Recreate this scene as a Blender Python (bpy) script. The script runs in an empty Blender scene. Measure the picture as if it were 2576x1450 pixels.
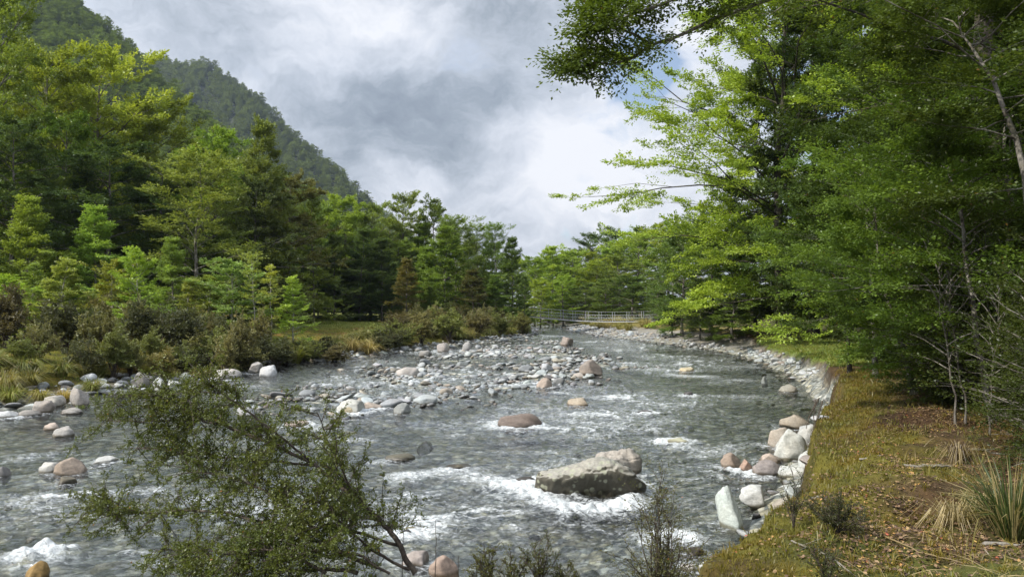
import bpy, math, random
import numpy as np
from mathutils import Vector, Matrix, Euler

# ------------------------------------------------------------------ camera, sky, sun, exposure
S = bpy.context.scene
COL = S.collection
R = math.radians
CAMH = 2.8
FPX = 1788.0            # focal length in pixels of a 2575 px wide view of the photograph
PITCH = math.atan(50 / FPX)
cam = bpy.data.objects.new('camera', bpy.data.cameras.new('camera'))
COL.objects.link(cam)
cam.location = (0, 0, CAMH)
cam.rotation_euler = (R(90) + PITCH, 0, 0)
cam.data.sensor_width = 36
cam.data.lens = 36 * FPX / 2575
cam.data.clip_start = 0.05
cam.data.clip_end = 6000
S.camera = cam

SUN_DIR = Vector((-0.72, -0.30, 0.68)).normalized()
SUN_EL = math.asin(SUN_DIR.z)
sun = bpy.data.objects.new('sun', bpy.data.lights.new('sun', 'SUN'))
COL.objects.link(sun)
sun.data.energy = 4.6
sun.data.angle = R(0.6)
sun.data.color = (1.0, 0.94, 0.84)
sun.rotation_euler = SUN_DIR.to_track_quat('Z', 'Y').to_euler()
S.view_settings.view_transform = 'Standard'
S.view_settings.look = 'None'
S.view_settings.exposure = 0.35
S.view_settings.gamma = 1.0
S.render.engine = 'CYCLES'
S.cycles.use_denoising = True
S.cycles.max_bounces = 6
S.cycles.diffuse_bounces = 3
S.cycles.glossy_bounces = 2
S.cycles.transmission_bounces = 3
S.cycles.transparent_max_bounces = 8
S.cycles.volume_bounces = 0
S.cycles.caustics_reflective = False
S.cycles.caustics_refractive = False


def ray(dx, dy):
    """unit direction through a point of the photograph (2575 x 1450 pixel coordinates)"""
    a, c, s = (dx - 1287.5) / FPX, math.cos(PITCH), math.sin(PITCH)
    v = (725 - dy) / FPX
    return np.array([a, c - s * v, s + c * v])


def at_z(dx, dy, z=0.0):
    r = ray(dx, dy)
    return np.array([0, 0, CAMH]) + r * ((z - CAMH) / r[2])


def at_d(dx, dy, d):
    r = ray(dx, dy)
    return np.array([0, 0, CAMH]) + r * (d / r[1])


class NT:
    """small helper for node trees"""
    def __init__(self, tree):
        self.t = tree
        self.n = tree.nodes
        self.n.clear()

    def add(self, kind, props=None, **inputs):
        n = self.n.new(kind)
        for k, v in (props or {}).items():
            setattr(n, k, v)
        for k, v in inputs.items():
            self.set(n, k, v)
        return n

    def set(self, n, k, v):
        i = n.inputs[int(k[1:])] if k[0] == 'i' and k[1:].isdigit() else n.inputs[k.replace('_', ' ')]
        if isinstance(v, bpy.types.NodeSocket):
            self.t.links.new(v, i)
        elif isinstance(v, bpy.types.Node):
            self.t.links.new(v.outputs[0], i)
        else:
            if hasattr(i.default_value, '__len__') and len(i.default_value) == 4 and len(v) == 3:
                v = (*v, 1)
            i.default_value = v

    def math(self, op, a, b=0.0, clamp=False):
        n = self.add('ShaderNodeMath', {'operation': op, 'use_clamp': clamp}, i0=a, i1=b)
        return n.outputs[0]

    def mix(self, f, a, b, mode='MIX'):
        n = self.n.new('ShaderNodeMix')
        n.data_type = 'RGBA'
        n.blend_type = mode
        for s, v in ((0, f), (6, a), (7, b)):
            if isinstance(v, bpy.types.NodeSocket):
                self.t.links.new(v, n.inputs[s])
            elif s and len(v) == 3:
                n.inputs[s].default_value = (*v, 1)
            else:
                n.inputs[s].default_value = v
        return n.outputs[2]

    def ramp(self, f, stops, interp='LINEAR'):
        n = self.add('ShaderNodeValToRGB')
        n.color_ramp.interpolation = interp
        e = n.color_ramp.elements
        while len(e) < len(stops):
            e.new(0.5)
        for el, (p, c) in zip(e, stops):
            el.position = p
            el.color = (c, c, c, 1) if not hasattr(c, '__len__') else (*c, 1)
        self.t.links.new(f, n.inputs[0])
        return n.outputs[0]

    def noise(self, vec, scale, detail=4, rough=0.55, dist=0.0):
        n = self.add('ShaderNodeTexNoise', None, Scale=scale, Detail=detail, Roughness=rough, Distortion=dist)
        if vec is not None:
            self.t.links.new(vec, n.inputs['Vector'])
        return n.outputs['Fac']

    def mapping(self, vec, scale=(1, 1, 1), rot=(0, 0, 0)):
        n = self.add('ShaderNodeMapping', None, Scale=scale, Rotation=rot)
        self.t.links.new(vec, n.inputs['Vector'])
        return n.outputs[0]


def build_world():
    w = bpy.data.worlds.new('World')
    S.world = w
    w.use_nodes = True
    t = NT(w.node_tree)
    out = t.add('ShaderNodeOutputWorld')
    sky = t.add('ShaderNodeTexSky', {'sky_type': 'NISHITA', 'sun_disc': False, 'sun_elevation': SUN_EL,
                                     'sun_rotation': math.atan2(SUN_DIR.x, SUN_DIR.y)})
    d = t.add('ShaderNodeTexCoord').outputs['Generated']
    # soft billows: warp the direction a little, then look up noise stretched along the cloud streets
    wn = t.add('ShaderNodeTexNoise', None, Vector=d, Scale=5.0, Detail=5.0, Roughness=0.6)
    off = t.add('ShaderNodeVectorMath', {'operation': 'SUBTRACT'}, i0=wn.outputs['Color'], i1=(0.5, 0.5, 0.5))
    off = t.add('ShaderNodeVectorMath', {'operation': 'SCALE'}, i0=off.outputs[0], Scale=0.16)
    dw = t.add('ShaderNodeVectorMath', {'operation': 'ADD'}, i0=d, i1=off.outputs[0]).outputs[0]
    m = t.mapping(dw, (2.6, 2.0, 5.2), (0, R(-28), 0))
    n1 = t.noise(m, 1.5, 10, 0.60, 0.2)
    n2 = t.noise(t.mapping(dw, (5, 4, 9), (0, R(-24), 0)), 1.7, 9, 0.64, 0.15)
    v = t.math('ADD', t.math('MULTIPLY', t.math('SUBTRACT', n1, 0.5), 1.9), t.math('MULTIPLY', t.math('SUBTRACT', n2, 0.5), 0.9))
    v = t.math('ADD', v, 0.60)

    def blob(x, y, r):
        c = ray(x, y)
        c = c / np.linalg.norm(c)
        q = t.add('ShaderNodeVectorMath', {'operation': 'DISTANCE'}, i0=dw, i1=tuple(c)).outputs['Value']
        q = t.math('DIVIDE', q, r / FPX)
        return t.math('POWER', 2.718, t.math('MULTIPLY', t.math('MULTIPLY', q, q), -1.0))
    for x, y, r, a in ((700, 400, 130, -.26), (860, 400, 150, -.30), (1010, 370, 150, -.24), (1120, 300, 140, -.22), (1230, 200, 150, -.12), (960, 320, 160, -.1),
                       (1330, 120, 150, -.12), (1350, 250, 110, -.16), (1180, 130, 130, -.08), (800, 60, 130, .22), (860, 240, 90, .18),
                       (980, 460, 90, .40), (1090, 450, 90, .30), (1215, 330, 60, .22), (1330, 330, 110, .2), (1450, 270, 130, .16), (1330, 460, 130, .08),
                       (1440, 400, 110, .20), (1560, 330, 140, .16), (1300, 560, 200, .16), (1480, 480, 130, .14), (1720, 120, 130, .36), (1880, 60, 120, .36),
                       (480, 60, 160, .04), (600, 150, 130, -.06), (560, 100, 90, -.1), (1030, 130, 100, .08), (1930, 330, 150, .3), (1480, 560, 120, .1)):
        v = t.math('ADD', v, t.math('MULTIPLY', blob(x, y, r), a * (0.85 if a < 0 else 1.0)))
    cloud = t.ramp(v, [(0.0, (0.175, 0.205, 0.24)), (0.25, (0.26, 0.295, 0.335)), (0.5, (0.42, 0.455, 0.505)), (0.75, (0.60, 0.625, 0.675)), (1.0, (0.77, 0.775, 0.80))])
    b = None
    for x, y, r, a in ((1615, 180, 66, 1.0), (1590, 150, 36, .6), (1640, 215, 48, .9), (2060, 290, 80, .9), (1980, 240, 60, .6), (1560, 568, 42, .8), (1600, 575, 38, .7), (1450, 606, 26, .6), (1530, 330, 30, .3),
                       (2300, -500, 500, .9), (600, -900, 400, .8)):
        q = t.math('MULTIPLY', blob(x, y, r), a)
        b = q if b is None else t.math('ADD', b, q)
    b = t.math('ADD', b, t.math('MULTIPLY', t.math('SUBTRACT', n2, 0.5), 1.6))
    b = t.ramp(b, [(0.2, 0.0), (0.85, 0.9)])
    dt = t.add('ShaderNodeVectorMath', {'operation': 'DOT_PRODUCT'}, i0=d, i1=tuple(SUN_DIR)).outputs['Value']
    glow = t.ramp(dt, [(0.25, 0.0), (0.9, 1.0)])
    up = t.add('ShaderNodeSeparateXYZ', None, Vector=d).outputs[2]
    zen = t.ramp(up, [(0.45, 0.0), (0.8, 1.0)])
    bright = t.math('ADD', 1.0, t.math('ADD', t.math('MULTIPLY', glow, 1.0), t.math('MULTIPLY', zen, 0.8)))  # added fill light: clouds toward the sun and overhead brightened, mostly out of view
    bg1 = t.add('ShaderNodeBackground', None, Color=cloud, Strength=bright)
    bg2 = t.add('ShaderNodeBackground', None, Color=sky, Strength=0.125)
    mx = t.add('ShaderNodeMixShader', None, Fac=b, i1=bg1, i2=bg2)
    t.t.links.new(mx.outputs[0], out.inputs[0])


build_world()

# ------------------------------------------------------------------ numbers: noise, distance to the river
rng = np.random.default_rng(7)
random.seed(7)
_perm = np.random.default_rng(3).permutation(512)
_perm = np.concatenate([_perm, _perm, _perm])
_ga = np.random.default_rng(5).uniform(0, 2 * np.pi, 512)
_gx, _gy = np.cos(_ga), np.sin(_ga)


def perlin(x, y):
    xi, yi = np.floor(x).astype(np.int64), np.floor(y).astype(np.int64)
    xf, yf = x - xi, y - yi
    u, v = xf ** 3 * (xf * (xf * 6 - 15) + 10), yf ** 3 * (yf * (yf * 6 - 15) + 10)

    def g(a, b):
        h = _perm[(_perm[(xi + a) & 511] + yi + b) & 511]
        return _gx[h] * (xf - a) + _gy[h] * (yf - b)
    n0 = g(0, 0) * (1 - u) + g(1, 0) * u
    n1 = g(0, 1) * (1 - u) + g(1, 1) * u
    return (n0 * (1 - v) + n1 * v) * 1.5


def fbm(x, y, octaves=4, gain=0.5):
    s, a = 0, 1.0
    for k in range(octaves):
        s = s + a * perlin(x * 2 ** k + 17.3 * k, y * 2 ** k - 9.1 * k)
        a *= gain
    return s


def smooth(t):
    t = np.clip(t, 0, 1)
    return t * t * (3 - 2 * t)


LEFT = np.array([(-90, 10), (-60, 13), (-30, 16.5), (-14, 18.8), (-12.8, 25), (-12.3, 32), (-9, 40), (-5.2, 50), (-1, 60), (2.0, 72), (3.0, 85), (3.5, 100), (1, 130), (-12, 170), (-60, 220)], float)
RIGHT = np.array([(-52, 235), (-3, 178), (6, 135), (7.6, 105), (7.2, 88), (8.2, 75), (11.4, 59), (13.0, 48), (13.5, 41.7), (12.3, 34), (11.2, 28.6), (9.7, 23), (8.2, 18.9), (6.3, 15.2), (4.6, 12.2), (3.0, 9.7), (2.3, 8.0), (1.8, 6.5),
                  (1.4, 5.4), (0.8, 4.75), (-0.9, 4.6), (-2.4, 4.0), (-6, 2.4), (-15, 0.0), (-60, -10), (-90, -14)], float)


def seg_dist(px, py, poly):
    best = np.full(px.shape, 1e9)
    for (ax, ay), (bx, by) in zip(poly[:-1], poly[1:]):
        dx, dy = bx - ax, by - ay
        t = np.clip(((px - ax) * dx + (py - ay) * dy) / (dx * dx + dy * dy), 0, 1)
        best = np.minimum(best, (px - ax - t * dx) ** 2 + (py - ay - t * dy) ** 2)
    return np.sqrt(best)


def inside(px, py, poly):
    c = np.zeros(px.shape, bool)
    q = np.roll(poly, -1, axis=0)
    for (ax, ay), (bx, by) in zip(poly, q):
        if ay == by:
            continue
        c ^= ((ay > py) != (by > py)) & (px < (bx - ax) * (py - ay) / (by - ay) + ax)
    return c


RIVER = np.concatenate([LEFT, RIGHT])
# the upper edge of the near cut bank
LIP = np.array([(-40, -9), (-15, -1.2), (-6, 1.6), (-2.5, 3.3), (-0.9, 3.95), (0.6, 4.05), (1.25, 4.45), (1.36, 5.0), (1.6, 5.45), (2.0, 5.85), (2.42, 6.4), (3.0, 7.1), (3.4, 7.8), (4.0, 9.4), (4.95, 11.6), (5.5, 12.6), (6.4, 14.0), (7.6, 16.0), (8.8, 18.5)], float)
LIP_LAND = np.concatenate([LIP, [(60, 18.5), (60, -40), (-40, -40)]])


def lip_distance(px, py):
    d = seg_dist(px, py, LIP) * np.where(inside(px, py, LIP_LAND), 1, -1)
    return d + 0.10 * perlin(px * 1.7 + 4, py * 1.7) + 0.05 * perlin(px * 4.3, py * 4.3)


EDGE_Y, EDGE = [5, 8, 13, 17, 23, 27, 40, 50, 70], [0.62, 0.85, 1.0, 0.6, 0.7, 1.3, 1.1, 4.0, 6]


def top_distance(px, py, sd):
    """distance inland from the top edge of the right bank"""
    b = smooth((py - 13.5) / 2.0)
    return lip_distance(px, py) * (1 - b) + (sd - np.interp(py, EDGE_Y, EDGE)) * b
BAR = np.array([at_z(*p)[:2] for p in ((640, 1030), (840, 1046), (1060, 1038), (1330, 990), (1420, 978), (1520, 945), (1600, 925), (1440, 880), (1400, 858), (1345, 856), (1150, 885), (1000, 915), (860, 945), (700, 985))])


def river_sd(px, py):
    """signed distance to the water's edge (positive on land) and whether the nearest edge is the right bank"""
    wob = 0.35 * perlin(px * 0.45 + 3, py * 0.45) + 0.18 * perlin(px * 1.3, py * 1.3 + 7)
    dl, dr = seg_dist(px, py, LEFT), seg_dist(px, py, RIGHT)
    d = np.minimum(dl, dr)
    return np.where(inside(px, py, RIVER), -d, d) + wob * np.clip(np.hypot(px, py) / 14, 0.25, 1), dr < dl


def lerp_y(y, ys, vs):
    return np.interp(y, ys, vs)


def ground_z(px, py, detail=True):
    sd, right = river_sd(px, py)
    r = np.hypot(px, py)
    # left bank: stones, mossy step, terrace, foot of the slope
    hl = 0.28 * smooth(sd / 1.6) + 0.62 * smooth((sd - 1.3) / 2.6) + 0.45 * smooth((sd - 3.5) / 12) + 0.42 * smooth((sd - 16) / 12) + 0.30 * np.maximum(sd - 42, 0) * smooth((sd - 42) / 30)
    # right bank: strip of stones, then a cut bank
    bh = lerp_y(py, [0, 13, 17, 22, 26, 32, 40, 55, 80], [1.22, 1.2, 1.05, 0.92, 0.78, 0.70, 0.62, 0.85, 0.8])
    sw = lerp_y(py, [5, 8, 13, 17, 23, 27, 40, 50, 70], [0.4, 0.6, 0.8, 0.35, 0.4, 0.9, 0.7, 2.6, 3.5])
    sh = lerp_y(py, [5, 10, 20, 26, 40, 50, 70], [0.12, 0.15, 0.12, 0.32, 0.25, 0.4, 0.45])
    st = lerp_y(py, [5, 13, 25, 40, 55, 70], [0.30, 0.32, 0.35, 0.6, 2.5, 3.5])
    sw = sw + 0.13 * perlin(px * 1.5 + 4, py * 1.5) + 0.08 * perlin(px * 4.1, py * 4.1)
    hr = sh * smooth(sd / sw) + (bh - sh + 0.3 * smooth((sd - 1.5) / 8) * ((py > 24) & (py < 60))) * smooth((sd - sw) / st) + 0.14 * np.maximum(sd - 26, 0) * smooth((sd - 26) / 20)
    nearb = 1 - smooth((py - 13.5) / 2.0)
    lip = lip_distance(px, py)
    hn = sh * smooth(sd / np.maximum(sw, .3)) + (bh - 0.14 - sh) * smooth((lip + 0.22) / 0.30) + 0.14 * smooth((lip - .02) / 0.7)
    hr = hr * (1 - nearb) + np.maximum(hn, 0) * nearb
    h = np.where(right, hr, hl)
    bed = -0.10 - 0.34 * smooth(-sd / 2.5) + 0.07 * perlin(px * 0.6, py * 0.6)
    bar = smooth(np.where(inside(px, py, BAR), 1, -1) * seg_dist(px, py, np.concatenate([BAR, BAR[:1]])) / 2.4 + 0.5)
    bed = bed * (1 - bar) + bar * (-0.02 + 0.11 * perlin(px * 0.35 + 9, py * 0.22) + 0.05 * perlin(px * 1.3, py * 1.3))
    land = np.maximum(smooth((sd + 0.25) / 0.5), right * nearb * smooth((lip + .25) / .3))
    z = bed * (1 - land) + h * land
    if detail:
        k = np.maximum(smooth((sd - 0.6) / 1.2), nearb * right * smooth(lip / .5)) * np.clip(30 / np.maximum(r, 1), 0.2, 1)
        z = z + k * (0.10 * fbm(px * 0.55, py * 0.55, 3) + 0.06 * fbm(px * 1.9 + 5, py * 1.9, 3) + 0.03 * np.abs(perlin(px * 4.3, py * 4.3)))
    return z, sd, right, bar


def gz(x, y):
    return float(ground_z(np.array([float(x)]), np.array([float(y)]))[0][0])


# ------------------------------------------------------------------ meshes and objects
def make_mesh(name, V, quads=None, tris=None, smooth_shade=False, attrs=None, cols=None, mats=(), mat_index=None):
    me = bpy.data.meshes.new(name)
    V = np.asarray(V, np.float32).reshape(-1, 3)
    nq = 0 if quads is None else len(quads)
    nt = 0 if tris is None else len(tris)
    loops = np.concatenate([np.asarray(a, np.int32).ravel() for a in (quads, tris) if a is not None and len(a)])
    tot = np.concatenate([np.full(nq, 4, np.int32), np.full(nt, 3, np.int32)])
    st = np.concatenate([[0], np.cumsum(tot)[:-1]]).astype(np.int32)
    me.vertices.add(len(V))
    me.vertices.foreach_set('co', V.ravel())
    me.loops.add(len(loops))
    me.loops.foreach_set('vertex_index', loops)
    me.polygons.add(len(tot))
    me.polygons.foreach_set('loop_start', st)
    me.polygons.foreach_set('loop_total', tot)
    me.polygons.foreach_set('use_smooth', np.full(len(tot), smooth_shade, bool))
    for k, a in (attrs or {}).items():
        a = np.asarray(a, np.float32)
        at = me.attributes.new(k, 'FLOAT', 'POINT' if len(a) == len(V) else 'FACE')
        at.data.foreach_set('value', a)
    for k, a in (cols or {}).items():
        a = np.asarray(a, np.float32)
        at = me.attributes.new(k, 'FLOAT_COLOR', 'POINT' if len(a) == len(V) else 'FACE')
        at.data.foreach_set('color', np.concatenate([a, np.ones((len(a), 1), np.float32)], 1).ravel())
    for m in mats:
        me.materials.append(m)
    if mat_index is not None:
        me.polygons.foreach_set('material_index', np.asarray(mat_index, np.int32))
    me.update(calc_edges=True)
    return me


def tag(o, label=None, cat=None, group=None, kind=None):
    if label:
        o['label'] = label
    if cat:
        o['category'] = cat
    if group:
        o['group'] = group
    if kind:
        o['kind'] = kind
    return o


def link(name, me, parent=None):
    o = bpy.data.objects.new(name, me)
    COL.objects.link(o)
    if parent:
        o.parent = parent
    return o


def empty(name, loc=(0, 0, 0), rz=0.0, scale=(1, 1, 1)):
    o = bpy.data.objects.new(name, None)
    COL.objects.link(o)
    o.location = loc
    o.rotation_euler = (0, 0, rz)
    o.scale = scale
    o.empty_display_size = 0.1
    return o


class MB:
    """collects tubes and leaves as one mesh"""
    def __init__(self):
        self.v, self.q, self.t, self.n = [], [], [], 0

    def tube(self, path, radii, sides=5):
        path = np.asarray(path, float)
        n = len(path)
        radii = np.broadcast_to(np.asarray(radii, float), (n,))
        tg = np.gradient(path, axis=0)
        tg /= np.linalg.norm(tg, axis=1, keepdims=True) + 1e-9
        ref = np.where(np.abs(tg[:, 2:3]) > 0.9, np.array([[1.0, 0, 0]]), np.array([[0, 0, 1.0]]))
        a = np.cross(tg, ref)
        a /= np.linalg.norm(a, axis=1, keepdims=True) + 1e-9
        b = np.cross(tg, a)
        th = np.arange(sides) * 2 * np.pi / sides
        ring = (a[:, None] * np.cos(th)[None, :, None] + b[:, None] * np.sin(th)[None, :, None]) * radii[:, None, None] + path[:, None]
        self.v.append(ring.reshape(-1, 3))
        i = np.arange(n - 1)[:, None] * sides + np.arange(sides)[None]
        j = np.arange(n - 1)[:, None] * sides + (np.arange(sides)[None] + 1) % sides
        self.q.append(np.stack([i, j, j + sides, i + sides], -1).reshape(-1, 4) + self.n)
        self.t.append(np.full((n - 1) * sides, 0.5))
        self.n += n * sides

    def leaves(self, base, axis, nrm, length, width, tint=None):
        base = np.asarray(base, float)
        axis = axis / (np.linalg.norm(axis, axis=1, keepdims=True) + 1e-9)
        side = np.cross(axis, nrm)
        side /= np.linalg.norm(side, axis=1, keepdims=True) + 1e-9
        up = np.cross(side, axis)
        L = np.broadcast_to(length, (len(base),))[:, None]
        W = np.broadcast_to(width, (len(base),))[:, None]
        mid = base + axis * L * 0.45 - up * W * 0.12
        vs = np.stack([base, mid + side * W * 0.5, base + axis * L - up * W * 0.2, mid - side * W * 0.5], 1)
        k = np.arange(len(base))[:, None] * 4 + np.arange(4)[None] + self.n
        self.v.append(vs.reshape(-1, 3))
        self.q.append(k)
        self.t.append(np.random.default_rng(len(base)).random(len(base)) if tint is None else np.broadcast_to(tint, (len(base),)))
        self.n += len(base) * 4

    def blades(self, root, mid, tip, width, tint):
        """grass blades: two quads each, pointed"""
        root, mid, tip = (np.asarray(a, float) for a in (root, mid, tip))
        d = tip - root
        s = np.stack([-d[:, 1], d[:, 0], np.zeros(len(d))], 1)
        s += np.random.default_rng(2).normal(0, 0.3, s.shape) * np.linalg.norm(d, axis=1, keepdims=True)
        s /= np.linalg.norm(s, axis=1, keepdims=True) + 1e-9
        w = np.broadcast_to(width, (len(root),))[:, None] * 0.5
        q1 = root * 0.45 + mid * 0.55 + (mid - (root + tip) / 2) * 0.2
        vs = np.stack([root - s * w, root + s * w, q1 + s * w, q1 - s * w, mid + s * w * .9, mid - s * w * .9, tip + s * w * .12, tip - s * w * .12], 1)
        k = np.arange(len(root))[:, None, None] * 8 + np.array([[0, 1, 2, 3], [3, 2, 4, 5], [5, 4, 6, 7]])[None] + self.n
        self.v.append(vs.reshape(-1, 3))
        self.q.append(k.reshape(-1, 4))
        self.t.append(np.repeat(tint, 3))
        self.n += len(root) * 8

    def mesh(self, name, mat, smooth_shade=False):
        return make_mesh(name, np.concatenate(self.v), np.concatenate(self.q), None, smooth_shade, {'tint': np.concatenate(self.t)}, mats=[mat])


# ------------------------------------------------------------------ materials
def material(name):
    m = bpy.data.materials.new(name)
    m.use_nodes = True
    t = NT(m.node_tree)
    out = t.add('ShaderNodeOutputMaterial')
    return m, t, out


def leaf_material(name, warm, dead, trans=0.35, clump=0.9, gloss=0.03, var=0.5):
    """leaves take their main colour from the object's own colour; single leaves and clumps differ in hue and lightness"""
    m, t, out = material(name)
    oi = t.add('ShaderNodeObjectInfo')
    tint = t.add('ShaderNodeAttribute', {'attribute_name': 'tint'}).outputs['Fac']
    pos = t.add('ShaderNodeNewGeometry').outputs['Position']
    n = t.noise(pos, clump, 3, 0.6)
    k = t.ramp(n, [(0.35, 0.0), (0.66, 1.0)])
    col = t.mix(t.math('MULTIPLY', k, 0.8), oi.outputs['Color'], t.mix(1.0, oi.outputs['Color'], warm, 'MULTIPLY'))
    val = t.math('ADD', t.math('MULTIPLY', tint, var), 1.0 - var * 0.5)
    val = t.math('MULTIPLY', val, t.math('ADD', 0.84, t.math('MULTIPLY', oi.outputs['Random'], 0.32)))
    hs = t.add('ShaderNodeHueSaturation', None, Color=col, Value=val, Saturation=1.0)
    dd = t.ramp(tint, [(0.955, 0.0), (0.97, 1.0)])
    col = t.mix(t.math('MULTIPLY', dd, 0.8), hs.outputs[0], dead)
    dif = t.add('ShaderNodeBsdfDiffuse', None, Color=col)
    tcol = t.mix(1.0, col, (1.35, 1.35, 0.7), 'MULTIPLY')
    trn = t.add('ShaderNodeBsdfTranslucent', None, Color=tcol)
    mx = t.add('ShaderNodeMixShader', None, Fac=trans, i1=dif, i2=trn)
    gl = t.add('ShaderNodeBsdfGlossy', None, Color=(0.9, 0.95, 1.0), Roughness=0.42)
    mx = t.add('ShaderNodeMixShader', None, Fac=gloss, i1=mx, i2=gl)
    t.t.links.new(mx.outputs[0], out.inputs[0])
    return m


def bark_material(name, dark, pale, bias=0.5, scale=7.0, moss=0.0):
    m, t, out = material(name)
    co = t.add('ShaderNodeTexCoord').outputs['Object']
    n = t.noise(t.mapping(co, (1, 1, 0.45)), scale, 5, 0.65)
    col = t.mix(t.ramp(n, [(bias - 0.12, 0.0), (bias + 0.12, 1.0)]), dark, pale)
    if moss:
        n2 = t.noise(co, 3.0, 4, 0.6)
        col = t.mix(t.math('MULTIPLY', t.ramp(n2, [(0.5, 0.0), (0.62, 1.0)]), moss), col, (0.09, 0.085, 0.02))
    b = t.add('ShaderNodeBump', None, Strength=0.6, Distance=0.03, Height=t.noise(co, scale * 3, 4, 0.6))
    p = t.add('ShaderNodeBsdfPrincipled', None, Base_Color=col, Roughness=0.9, Normal=b)
    t.t.links.new(p.outputs[0], out.inputs[0])
    return m


M_LEAF = leaf_material('beech_leaves', (1.22, 1.12, 0.8), (0.16, 0.09, 0.03))
M_NEAR = leaf_material('near_beech_leaves', (1.35, 1.25, 0.8), (0.20, 0.10, 0.025), trans=0.4, clump=1.3, gloss=0.02)
M_SHRUB = leaf_material('shrub_leaves', (1.15, 1.08, 0.9), (0.12, 0.085, 0.045), trans=0.25, clump=1.5)
M_BUSH = leaf_material('bush_leaves', (1.3, 1.15, 0.8), (0.42, 0.13, 0.03), trans=0.3, clump=3.0, gloss=0.03)
M_GRASS = leaf_material('tussock_blades', (1.3, 1.15, 1.0), (0.34, 0.27, 0.13), trans=0.3, clump=2.5, var=0.8)
M_BARK = bark_material('grey_bark', (0.045, 0.036, 0.028), (0.26, 0.24, 0.21), 0.5, moss=0.3)
M_PALE = bark_material('pale_bark', (0.14, 0.125, 0.105), (0.42, 0.40, 0.36), 0.45)
M_DARK = bark_material('dark_bark', (0.018, 0.014, 0.011), (0.085, 0.072, 0.058), 0.56, moss=0.5)
M_TWIG = bark_material('twig_bark', (0.035, 0.026, 0.019), (0.11, 0.088, 0.066), 0.5, 20)


def rock_material(name, wet_line=0.05, lichen=0.0):
    m, t, out = material(name)
    oi = t.add('ShaderNodeObjectInfo')
    co = t.add('ShaderNodeTexCoord').outputs['Object']
    wp = t.add('ShaderNodeNewGeometry').outputs['Position']
    wn = t.noise(wp, 2.2, 5, 0.6)
    n = t.noise(wp, 26, 6, 0.7)
    at = t.add('ShaderNodeAttribute', {'attribute_name': 'stone'}).outputs['Color']
    base = t.mix(1.0, oi.outputs['Color'], at, 'MULTIPLY')
    col = t.mix(t.ramp(wn, [(0.4, 0.0), (0.7, 0.55)]), base, t.mix(1.0, base, (1.06, 0.95, 0.84), 'MULTIPLY'))
    sp = t.ramp(n, [(0.3, 0.72), (0.7, 1.22)])
    col = t.mix(1.0, col, sp, 'MULTIPLY')
    vein = t.ramp(t.noise(t.mapping(wp, (1, 1, 6), (0.4, 0.7, 0)), 3.0, 4, 0.6, 0.6), [(0.46, 1.0), (0.495, 1.22), (0.53, 1.0)])
    col = t.mix(1.0, col, vein, 'MULTIPLY')
    if lichen:
        vo = t.add('ShaderNodeTexVoronoi', None, Vector=wp, Scale=9.0, Randomness=1.0)
        patch = t.math('MULTIPLY', t.ramp(vo.outputs['Distance'], [(0.30, 1.0), (0.40, 0.0)]), t.ramp(t.noise(wp, 3.1, 3), [(0.45, 0.0), (0.52, 1.0)]))
        z = t.add('ShaderNodeSeparateXYZ', None, Vector=wp).outputs[2]
        nz = t.add('ShaderNodeSeparateXYZ', None, Vector=t.add('ShaderNodeNewGeometry').outputs['Normal']).outputs[2]
        grow = t.ramp(t.math('ADD', nz, t.math('MULTIPLY', wn, 0.5)), [(0.78, 1.0), (1.0, 0.0)])
        col = t.mix(t.math('MULTIPLY', grow, 0.86 * lichen), col, (0.036, 0.031, 0.017))
        col = t.mix(t.math('MULTIPLY', patch, 0.7 * lichen), col, (0.33, 0.34, 0.25))
    z = t.add('ShaderNodeSeparateXYZ', None, Vector=wp).outputs[2]
    wet = t.ramp(t.math('SUBTRACT', t.math('ADD', z, 0.5), t.math('MULTIPLY', t.math('SUBTRACT', wn, 0.5), 0.12)), [(0.5 + wet_line, 1.0), (0.5 + wet_line + 0.035, 0.0)])
    col = t.mix(wet, col, t.mix(1.0, col, (0.36, 0.33, 0.27), 'MULTIPLY'))
    rough = t.math('SUBTRACT', 0.82, t.math('MULTIPLY', wet, 0.5))
    bmp = t.add('ShaderNodeBump', None, Strength=0.55, Distance=0.03, Height=t.math('ADD', t.noise(wp, 9, 6, 0.65), t.math('MULTIPLY', n, 0.4)))
    p = t.add('ShaderNodeBsdfPrincipled', None, Base_Color=col, Roughness=rough, Normal=bmp)
    t.t.links.new(p.outputs[0], out.inputs[0])
    return m


M_ROCK = rock_material('river_rock')
M_LICHEN = rock_material('lichened_rock', 0.10, 1.0)


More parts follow.
